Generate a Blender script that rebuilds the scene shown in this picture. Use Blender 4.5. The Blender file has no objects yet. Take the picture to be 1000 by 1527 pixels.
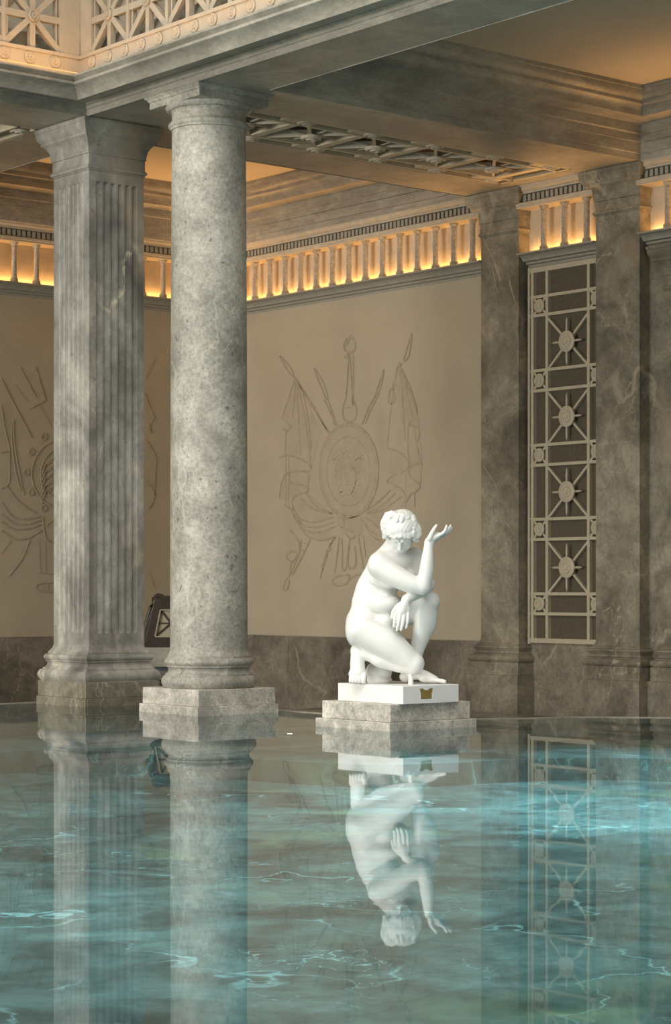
import bpy, math, random, json
import numpy as np
from mathutils import Vector, Matrix
random.seed(4)
sc = bpy.context.scene
COL = sc.collection
# ------------------------------------------------------------------ camera
cam_d = bpy.data.cameras.new('camera'); cam = bpy.data.objects.new('camera', cam_d); COL.objects.link(cam)
cam_d.sensor_fit = 'HORIZONTAL'; cam_d.sensor_width = 36.0; cam_d.lens = 3143.25/1000*36
cam_d.shift_y = 0.1145; cam_d.clip_end = 200
FW = Vector((0.63738, 0.77055, 0)); RT = Vector((0.77055, -0.63738, 0))
cam.location = (0, 0, 1.0); cam.rotation_euler = (math.pi/2, 0, -math.atan2(FW.x, FW.y))
sc.camera = cam
# ------------------------------------------------------------------ world, daylight, exposure
w = bpy.data.worlds.new('world'); sc.world = w; w.use_nodes = True
bg = w.node_tree.nodes['Background']; bg.inputs[0].default_value = (1.0, 0.97, 0.90, 1); bg.inputs[1].default_value = 0.29
def area(name, loc, target, sx, sy, power, col, spread=180):
    l = bpy.data.lights.new(name, 'AREA'); l.shape = 'RECTANGLE'; l.size = sx; l.size_y = sy
    l.energy = power; l.color = col; l.spread = math.radians(spread)
    o = bpy.data.objects.new(name, l); COL.objects.link(o); o.location = loc
    o.rotation_euler = (Vector(target)-Vector(loc)).to_track_quat('-Z', 'Y').to_euler()
    return o
area('daylight_window', (-11.0, 14.8, 2.6), (10, 14.2, 1.6), 9, 4.6, 2350, (1.0, 0.96, 0.88))
area('daylight_front', (0.0, -4.0, 5.0), (10, 13.0, 1.5), 5, 4, 90, (1.0, 0.96, 0.88))
area('glass_roof', (4.0, 6.5, 8.5), (4.0, 6.5, 0), 7, 12, 1000, (1.0, 0.97, 0.9))
def spot(name, loc, target, power, col, ang, blend):
    l = bpy.data.lights.new(name, 'SPOT'); l.energy = power; l.color = col; l.spot_size = math.radians(ang); l.spot_blend = blend; l.shadow_soft_size = 0.3
    o = bpy.data.objects.new(name, l); COL.objects.link(o); o.location = loc; o.rotation_euler = (Vector(target)-Vector(loc)).to_track_quat('-Z', 'Y').to_euler(); return o
spot('pool_downlight', (7.6, 6.8, 8.2), (8.7, 8.0, 0), 8500, (0.78, 0.95, 1.0), 33, 0.95)  # added fill spot, brightens the right part of the pool floor
spot('pool_downlight', (2.5, 6.0, 8.2), (4.6, 9.0, 0), 1500, (0.86, 0.97, 1.0), 62, 0.9)  # second added fill spot, lifts the left and middle pool floor
sc.view_settings.view_transform = 'Standard'; sc.view_settings.look = 'None'
sc.view_settings.gamma = 1; sc.view_settings.use_curve_mapping = False
sc.view_settings.exposure = 0.28
# ------------------------------------------------------------------ materials
def mat(name):
    m = bpy.data.materials.new(name); m.use_nodes = True
    return m, m.node_tree.nodes, m.node_tree.links, m.node_tree.nodes['Principled BSDF']
def c4(c): return (c[0], c[1], c[2], 1)
def plain(name, col, rough=0.6, metal=0, noise=0.08, scale=9, bump=0.0):
    m, N, L, b = mat(name)
    g = N.new('ShaderNodeNewGeometry'); n = N.new('ShaderNodeTexNoise'); n.inputs['Scale'].default_value = scale; n.inputs['Detail'].default_value = 6
    L.new(g.outputs['Position'], n.inputs['Vector'])
    r = N.new('ShaderNodeValToRGB'); r.color_ramp.elements[0].position = 0.3; r.color_ramp.elements[1].position = 0.7
    r.color_ramp.elements[0].color = c4([c*(1-noise) for c in col]); r.color_ramp.elements[1].color = c4([c*(1+noise) for c in col])
    L.new(n.outputs['Fac'], r.inputs['Fac']); L.new(r.outputs['Color'], b.inputs['Base Color'])
    b.inputs['Roughness'].default_value = rough; b.inputs['Metallic'].default_value = metal
    if bump:
        n2 = N.new('ShaderNodeTexNoise'); n2.inputs['Scale'].default_value = 130; L.new(g.outputs['Position'], n2.inputs['Vector'])
        bp = N.new('ShaderNodeBump'); bp.inputs['Strength'].default_value = bump; bp.inputs['Distance'].default_value = 0.01
        L.new(n2.outputs['Fac'], bp.inputs['Height']); L.new(bp.outputs['Normal'], b.inputs['Normal'])
    return m
def marble(name, dark, light, vein, scale=1.0, rough=0.4, vein_amt=0.6, offs=(0, 0, 0), speck=0.5, stretch=(1, 1, 1), bump=0.25, vw=0.012, patch=None, med_amp=0.32, pits=0, fine_s=30):
    m, N, L, b = mat(name)
    def new(t): return N.new('ShaderNode'+t)
    g = new('NewGeometry'); mp = new('Mapping'); mp.inputs['Location'].default_value = offs; mp.inputs['Scale'].default_value = stretch
    L.new(g.outputs['Position'], mp.inputs['Vector'])
    def noise(s, d=6, r=0.6, dist=0.0, src=None):
        n = new('TexNoise'); n.inputs['Scale'].default_value = s*scale; n.inputs['Detail'].default_value = d; n.inputs['Roughness'].default_value = r; n.inputs['Distortion'].default_value = dist
        L.new((src or mp.outputs['Vector']), n.inputs['Vector']); return n
    def ramp(src, p0, p1, a=(0, 0, 0), bcol=(1, 1, 1)):
        r = new('ValToRGB'); r.color_ramp.elements[0].position = p0; r.color_ramp.elements[1].position = p1
        r.color_ramp.elements[0].color = c4(a); r.color_ramp.elements[1].color = c4(bcol); L.new(src, r.inputs['Fac']); return r
    def mix(f, a, bb, mode='MIX'):
        x = new('Mix'); x.data_type = 'RGBA'; x.blend_type = mode
        for s, v in ((0, f), (6, a), (7, bb)):
            if hasattr(v, 'is_output') : L.new(v, x.inputs[s])
            else: x.inputs[s].default_value = v if s == 0 else c4(v)
        return x.outputs[2]
    big = noise(1.1, 5, 0.62, 0.7); base = ramp(big.outputs['Fac'], 0.34, 0.66, dark, light)
    col = base.outputs['Color']
    med = noise(6, 8, 0.7, 0.4); mr = ramp(med.outputs['Fac'], 0.3, 0.7, (1-med_amp,)*3, (1+med_amp,)*3); col = mix(0.75, col, mr.outputs['Color'], 'MULTIPLY')
    fine = noise(fine_s, 5, 0.75); fr = ramp(fine.outputs['Fac'], 0.34, 0.66, (0.68, 0.68, 0.68), (1.3, 1.3, 1.28)); col = mix(speck, col, fr.outputs['Color'], 'MULTIPLY')
    if pits:
        pn = noise(17, 3, 0.6, 0.3); pr = ramp(pn.outputs['Fac'], 0.645, 0.70); pm = new('Math'); pm.operation = 'MULTIPLY'; pm.inputs[1].default_value = pits
        L.new(pr.outputs['Color'], pm.inputs[0]); col = mix(pm.outputs[0], col, [c*0.35 for c in dark])
        cn = noise(1.3, 3, 0.6, 1.0); cr_ = ramp(cn.outputs['Fac'], 0.52, 0.74); cm_ = new('Math'); cm_.operation = 'MULTIPLY'; cm_.inputs[1].default_value = 0.75
        L.new(cr_.outputs['Color'], cm_.inputs[0]); col = mix(cm_.outputs[0], col, [c*0.7 for c in dark])
    # warp the position, then take thin iso-lines of a noise as veins
    wn = noise(2.2, 4, 0.6); add = new('VectorMath'); add.operation = 'MULTIPLY_ADD'; add.inputs[1].default_value = (0.35, 0.35, 0.35)
    L.new(wn.outputs['Color'], add.inputs[0]); L.new(mp.outputs['Vector'], add.inputs[2])
    def vein_layer(s, width, gate, seed):
        mm = new('Mapping'); mm.inputs['Location'].default_value = (seed, seed*1.7, seed*0.6); mm.inputs['Rotation'].default_value = (0.5, 0.7, seed); mm.inputs['Scale'].default_value = (1, 1, 0.55)
        L.new(add.outputs[0], mm.inputs['Vector'])
        n = noise(s, 3, 0.55, 0.2, mm.outputs['Vector'])
        sb = new('Math'); sb.operation = 'SUBTRACT'; sb.inputs[1].default_value = 0.5; L.new(n.outputs['Fac'], sb.inputs[0])
        ab = new('Math'); ab.operation = 'ABSOLUTE'; L.new(sb.outputs[0], ab.inputs[0])
        r = ramp(ab.outputs[0], 0.0, width, (1, 1, 1), (0, 0, 0))
        gn = noise(0.9, 3, 0.5, 0, mm.outputs['Vector']); gr = ramp(gn.outputs['Fac'], gate, gate+0.12)
        mu = new('Math'); mu.operation = 'MULTIPLY'; L.new(r.outputs['Color'], mu.inputs[0]); L.new(gr.outputs['Color'], mu.inputs[1])
        m2 = new('Math'); m2.operation = 'MULTIPLY'; m2.inputs[1].default_value = vein_amt; L.new(mu.outputs[0], m2.inputs[0]); return m2.outputs[0]
    col = mix(vein_layer(0.8, vw, 0.47, 3.1), col, vein)
    col = mix(vein_layer(2.3, vw*0.8, 0.5, 7.7), col, vein)
    if patch: col = mix(vein_layer(0.55, 0.06, 0.53, 11.3), col, patch)
    L.new(col, b.inputs['Base Color'])
    b.inputs['Roughness'].default_value = rough; b.inputs['Specular IOR Level'].default_value = 0.35
    bp = new('Bump'); bp.inputs['Strength'].default_value = bump; bp.inputs['Distance'].default_value = 0.006
    L.new(fine.outputs['Fac'], bp.inputs['Height']); L.new(bp.outputs['Normal'], b.inputs['Normal'])
    return m
M = {}
M['column'] = marble('column_marble', (0.25, 0.238, 0.205), (0.50, 0.475, 0.415), (0.66, 0.62, 0.52), rough=0.5, vein_amt=0.45, speck=0.95, vw=0.007, pits=0.7, fine_s=36)
M['pier'] = marble('pier_marble', (0.15, 0.14, 0.122), (0.50, 0.475, 0.42), (0.70, 0.62, 0.47), offs=(3.3, 1.2, 0.4), rough=0.45, vein_amt=0.8, speck=0.35, stretch=(1, 1, 0.7), patch=(0.42, 0.35, 0.26), med_amp=0.4, pits=0.35)
M['beam'] = marble('beam_marble', (0.27, 0.25, 0.21), (0.42, 0.39, 0.325), (0.58, 0.51, 0.39), offs=(7, 2, 1), rough=0.4, vein_amt=0.35, speck=0.4, stretch=(0.6, 0.6, 1.6))
M['dark'] = marble('dark_marble', (0.155, 0.136, 0.102), (0.395, 0.352, 0.27), (0.50, 0.43, 0.32), offs=(1, 5, 2), rough=0.35, vein_amt=0.75, speck=0.6, patch=(0.42, 0.33, 0.23), med_amp=0.4, pits=0.3)
M['dado'] = marble('dado_marble', (0.125, 0.107, 0.083), (0.30, 0.262, 0.208), (0.50, 0.44, 0.34), offs=(4, 1, 6), rough=0.3, vein_amt=0.55, speck=0.6, med_amp=0.4)
M['pedestal'] = marble('pedestal_marble', (0.34, 0.32, 0.28), (0.64, 0.60, 0.53), (0.74, 0.68, 0.56), offs=(2, 8, 3), rough=0.4, vein_amt=0.5, speck=0.9, scale=1.7, med_amp=0.42, pits=0.3)
M['pool'] = marble('pool_marble', (0.05, 0.053, 0.048), (0.31, 0.31, 0.28), (0.95, 0.97, 0.92), offs=(0.4, 0.1, 0), rough=0.5, vein_amt=0.75, speck=0.35, scale=1.25, vw=0.006, patch=(0.42, 0.38, 0.22), bump=0, med_amp=0.6)
M['coping'] = marble('coping_stone', (0.30, 0.26, 0.21), (0.40, 0.35, 0.29), (0.5, 0.44, 0.36), rough=0.4, vein_amt=0.3)
M['plaster'] = plain('mural_plaster', (0.51, 0.435, 0.315), 0.85, noise=0.07, scale=1.6, bump=0.06)
M['mural_line'] = plain('mural_line', (0.435, 0.362, 0.25), 0.9, noise=0.15, scale=14)
M['mural_fill'] = plain('mural_fill', (0.49, 0.415, 0.298), 0.9, noise=0.08, scale=5)
M['ceiling'] = plain('ceiling_plaster', (0.55, 0.48, 0.375), 0.9, noise=0.05, scale=1.2)
M['cream'] = plain('cream_stone', (0.56, 0.49, 0.38), 0.6, noise=0.08, scale=14)
M['vein'] = plain('calcite_vein', (0.42, 0.35, 0.25), 0.45, noise=0.3, scale=25)
M['colonnette'] = plain('colonnette_stone', (0.44, 0.38, 0.29), 0.6, noise=0.25, scale=40)
M['lattice'] = plain('lattice_stone', (0.44, 0.375, 0.285), 0.6, noise=0.07, scale=10)
M['bronze_cream'] = plain('cream_bars', (0.56, 0.49, 0.36), 0.5, noise=0.05, scale=20)
M['backing'] = plain('dark_backing', (0.115, 0.095, 0.062), 0.75, noise=0.22, scale=55, bump=0.2)
M['grey_trim'] = plain('grey_trim', (0.36, 0.335, 0.275), 0.55, noise=0.1, scale=20)
M['white'] = plain('white_marble', (0.80, 0.795, 0.76), 0.42, noise=0.03, scale=7)
M['white'].node_tree.nodes['Principled BSDF'].inputs['Subsurface Weight'].default_value = 0.0
M['brass'] = plain('brass', (0.42, 0.29, 0.10), 0.4, 0.7, noise=0.1, scale=30)
M['wood'] = plain('dark_wood', (0.045, 0.03, 0.02), 0.45, noise=0.3, scale=9)
M['wood_pale'] = plain('pale_inlay', (0.42, 0.36, 0.25), 0.6)
M['blue_grey'] = plain('blue_cushion', (0.07, 0.08, 0.10), 0.8)
M['shadow_gap'] = plain('dark_joint', (0.05, 0.042, 0.033), 0.8)
def emis(name, col, s):
    m, N, L, b = mat(name); b.inputs['Base Color'].default_value = c4(col); b.inputs['Emission Color'].default_value = c4(col); b.inputs['Emission Strength'].default_value = s; return m
M['led'] = emis('warm_led', (1.0, 0.55, 0.18), 0.7)
M['pool_lamp'] = emis('pool_lamp', (1.0, 0.85, 0.6), 14)  # glow of the disc that stands for a reflected ceiling light
LEDC = (1.0, 0.51, 0.16)
# water: tinted clear body under a Fresnel mirror
m, N, L, b = mat('pool_water'); N.remove(b); M['water'] = m
out = N['Material Output']; fr = N.new('ShaderNodeFresnel'); fr.inputs['IOR'].default_value = 1.33
tr = N.new('ShaderNodeBsdfTransparent'); tr.inputs[0].default_value = (0.53, 0.83, 0.89, 1)
gl = N.new('ShaderNodeBsdfGlossy'); gl.inputs['Roughness'].default_value = 0.018; gl.inputs[0].default_value = (1, 1, 1, 1)
ms = N.new('ShaderNodeMixShader'); L.new(fr.outputs[0], ms.inputs[0]); L.new(tr.outputs[0], ms.inputs[1]); L.new(gl.outputs[0], ms.inputs[2]); L.new(ms.outputs[0], out.inputs[0])
g = N.new('ShaderNodeNewGeometry'); nz = N.new('ShaderNodeTexNoise'); nz.inputs['Scale'].default_value = 2.2; nz.inputs['Detail'].default_value = 2
bp = N.new('ShaderNodeBump'); bp.inputs['Strength'].default_value = 0.02; bp.inputs['Distance'].default_value = 0.02
L.new(g.outputs['Position'], nz.inputs['Vector']); L.new(nz.outputs['Fac'], bp.inputs['Height']); L.new(bp.outputs['Normal'], gl.inputs['Normal'])
# ------------------------------------------------------------------ mesh helpers
class MB:
    def __init__(s): s.v = []; s.f = []
    def add(s, vs, fs):
        o = len(s.v); s.v += [tuple(p) for p in vs]; s.f += [tuple(i+o for i in f) for f in fs]; return s
    def box(s, x0, y0, z0, x1, y1, z1):
        return s.add([(x0,y0,z0),(x1,y0,z0),(x1,y1,z0),(x0,y1,z0),(x0,y0,z1),(x1,y0,z1),(x1,y1,z1),(x0,y1,z1)],
                     [(0,3,2,1),(4,5,6,7),(0,1,5,4),(1,2,6,5),(2,3,7,6),(3,0,4,7)])
    def rect_lathe(s, x0, y0, x1, y1, prof, cap=True):     # profile of (outward offset, z) swept round a rectangle
        vs = []; fs = []; n = len(prof)
        for o, z in prof: vs += [(x0-o,y0-o,z),(x1+o,y0-o,z),(x1+o,y1+o,z),(x0-o,y1+o,z)]
        for i in range(n-1):
            for k in range(4): a = i*4+k; b_ = i*4+(k+1)%4; fs.append((a, b_, b_+4, a+4))
        if cap: fs += [(3,2,1,0), tuple((n-1)*4+k for k in range(4))]
        return s.add(vs, fs)
    def lathe(s, prof, c=(0,0,0), n=32, axis='Z', cap=True):
        vs = []; fs = []; m_ = len(prof)
        for r, z in prof:
            for k in range(n):
                a = 2*math.pi*k/n; p = (r*math.cos(a), r*math.sin(a), z)
                if axis == 'X': p = (-z, p[0], p[1])        # height runs towards -X
                if axis == 'Y': p = (p[0], -z, p[1])        # towards -Y
                if axis == 'D': p = (p[0], p[1], -z)        # downwards
                vs.append((p[0]+c[0], p[1]+c[1], p[2]+c[2]))
        for i in range(m_-1):
            for k in range(n):
                a = i*n+k; b_ = i*n+(k+1)%n
                fs.append((a, b_, b_+n, a+n))
        if cap: fs += [tuple(range(n))[::-1], tuple((m_-1)*n+k for k in range(n))]
        return s.add(vs, fs)
    def strip(s, path, prof, normals):                     # profile (p, z) along a polyline with given mitre normals
        vs = []; fs = []; n = len(prof)
        for (x, y), (nx, ny) in zip(path, normals): vs += [(x+nx*p, y+ny*p, z) for p, z in prof]
        for i in range(len(path)-1):
            for k in range(n-1): a = i*n+k; fs.append((a, a+1, a+1+n, a+n))
        e = (len(path)-1)*n
        fs += [tuple(range(n)), tuple(e+k for k in range(n))[::-1]]
        return s.add(vs, fs)
    def bar(s, a, b_, w, h, up):                           # rectangular bar from a to b, width across, height along `up`
        a = Vector(a); b_ = Vector(b_); up = Vector(up).normalized(); d = (b_-a).normalized(); sd = d.cross(up).normalized()
        vs = []
        for p in (a, b_):
            for i, j in ((-1,-1),(1,-1),(1,1),(-1,1)): vs.append(p+sd*w/2*i+up*h/2*j)
        return s.add(vs, [(0,1,2,3),(7,6,5,4),(0,4,5,1),(1,5,6,2),(2,6,7,3),(3,7,4,0)])
    def tube(s, pts, r, n=6, flat=None):
        pts = [Vector(p) for p in pts]; vs = []; fs = []
        for i, p in enumerate(pts):
            d = (pts[min(i+1, len(pts)-1)]-pts[max(i-1, 0)]).normalized()
            ref = Vector(flat) if flat else (Vector((0,0,1)) if abs(d.z) < 0.9 else Vector((1,0,0)))
            sd = d.cross(ref).normalized(); up = sd.cross(d).normalized(); rr = r[i] if isinstance(r, (list, tuple)) else r
            for k in range(n):
                a = 2*math.pi*k/n; vs.append(p+sd*rr*math.cos(a)+up*rr*(0.28 if flat else 1)*math.sin(a))
        for i in range(len(pts)-1):
            for k in range(n): a = i*n+k; b_ = i*n+(k+1)%n; fs.append((a, b_, b_+n, a+n))
        fs += [tuple(range(n))[::-1], tuple((len(pts)-1)*n+k for k in range(n))]
        return s.add(vs, fs)
def fix(me):
    import bmesh
    bm = bmesh.new(); bm.from_mesh(me); bmesh.ops.recalc_face_normals(bm, faces=bm.faces); bm.to_mesh(me); bm.free()
def obj(name, mb, material, parent=None, smooth=0, label=None, kind=None, bevel=0):
    me = bpy.data.meshes.new(name); me.from_pydata(mb.v, [], mb.f); me.materials.append(material); fix(me)
    o = bpy.data.objects.new(name, me); COL.objects.link(o)
    if smooth:
        me.shade_smooth()
        if smooth < 180: me.set_sharp_from_angle(angle=math.radians(smooth))
    if parent: o.parent = parent; o.matrix_parent_inverse = parent.matrix_world.inverted() if False else Matrix.Translation(-parent.location)
    if label: o['label'] = label
    if kind: o['kind'] = kind
    if bevel:
        bv = o.modifiers.new('bevel', 'BEVEL'); bv.width = bevel; bv.segments = 2; bv.limit_method = 'ANGLE'
    return o
def thing(name, label, cat, loc=(0,0,0), group=None):
    o = bpy.data.objects.new(name, None); COL.objects.link(o); o.location = loc; o.empty_display_size = 0.1
    o['label'] = label; o['category'] = cat
    if group: o['group'] = group
    return o
def copy_part(o, parent, delta):
    c = o.copy(); COL.objects.link(c); c.parent = parent; c.matrix_parent_inverse = Matrix.Translation(-parent.location) if parent else Matrix()
    c.location = Vector(delta); return c
def arc(r0, z0, r1, z1, bulge, n=6):                        # profile points of a convex (bulge>0) or hollow moulding
    P = []
    dx, dz = r1-r0, z1-z0
    for i in range(n+1):
        t = i/n; k = 4*t*(1-t)*bulge; L_ = math.hypot(dx, dz)
        P.append((r0+dx*t+dz/L_*k, z0+dz*t-dx/L_*k))
    return P
def struct(name, mb, material, **k): return obj(name, mb, material, kind='structure', **k)

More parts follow.
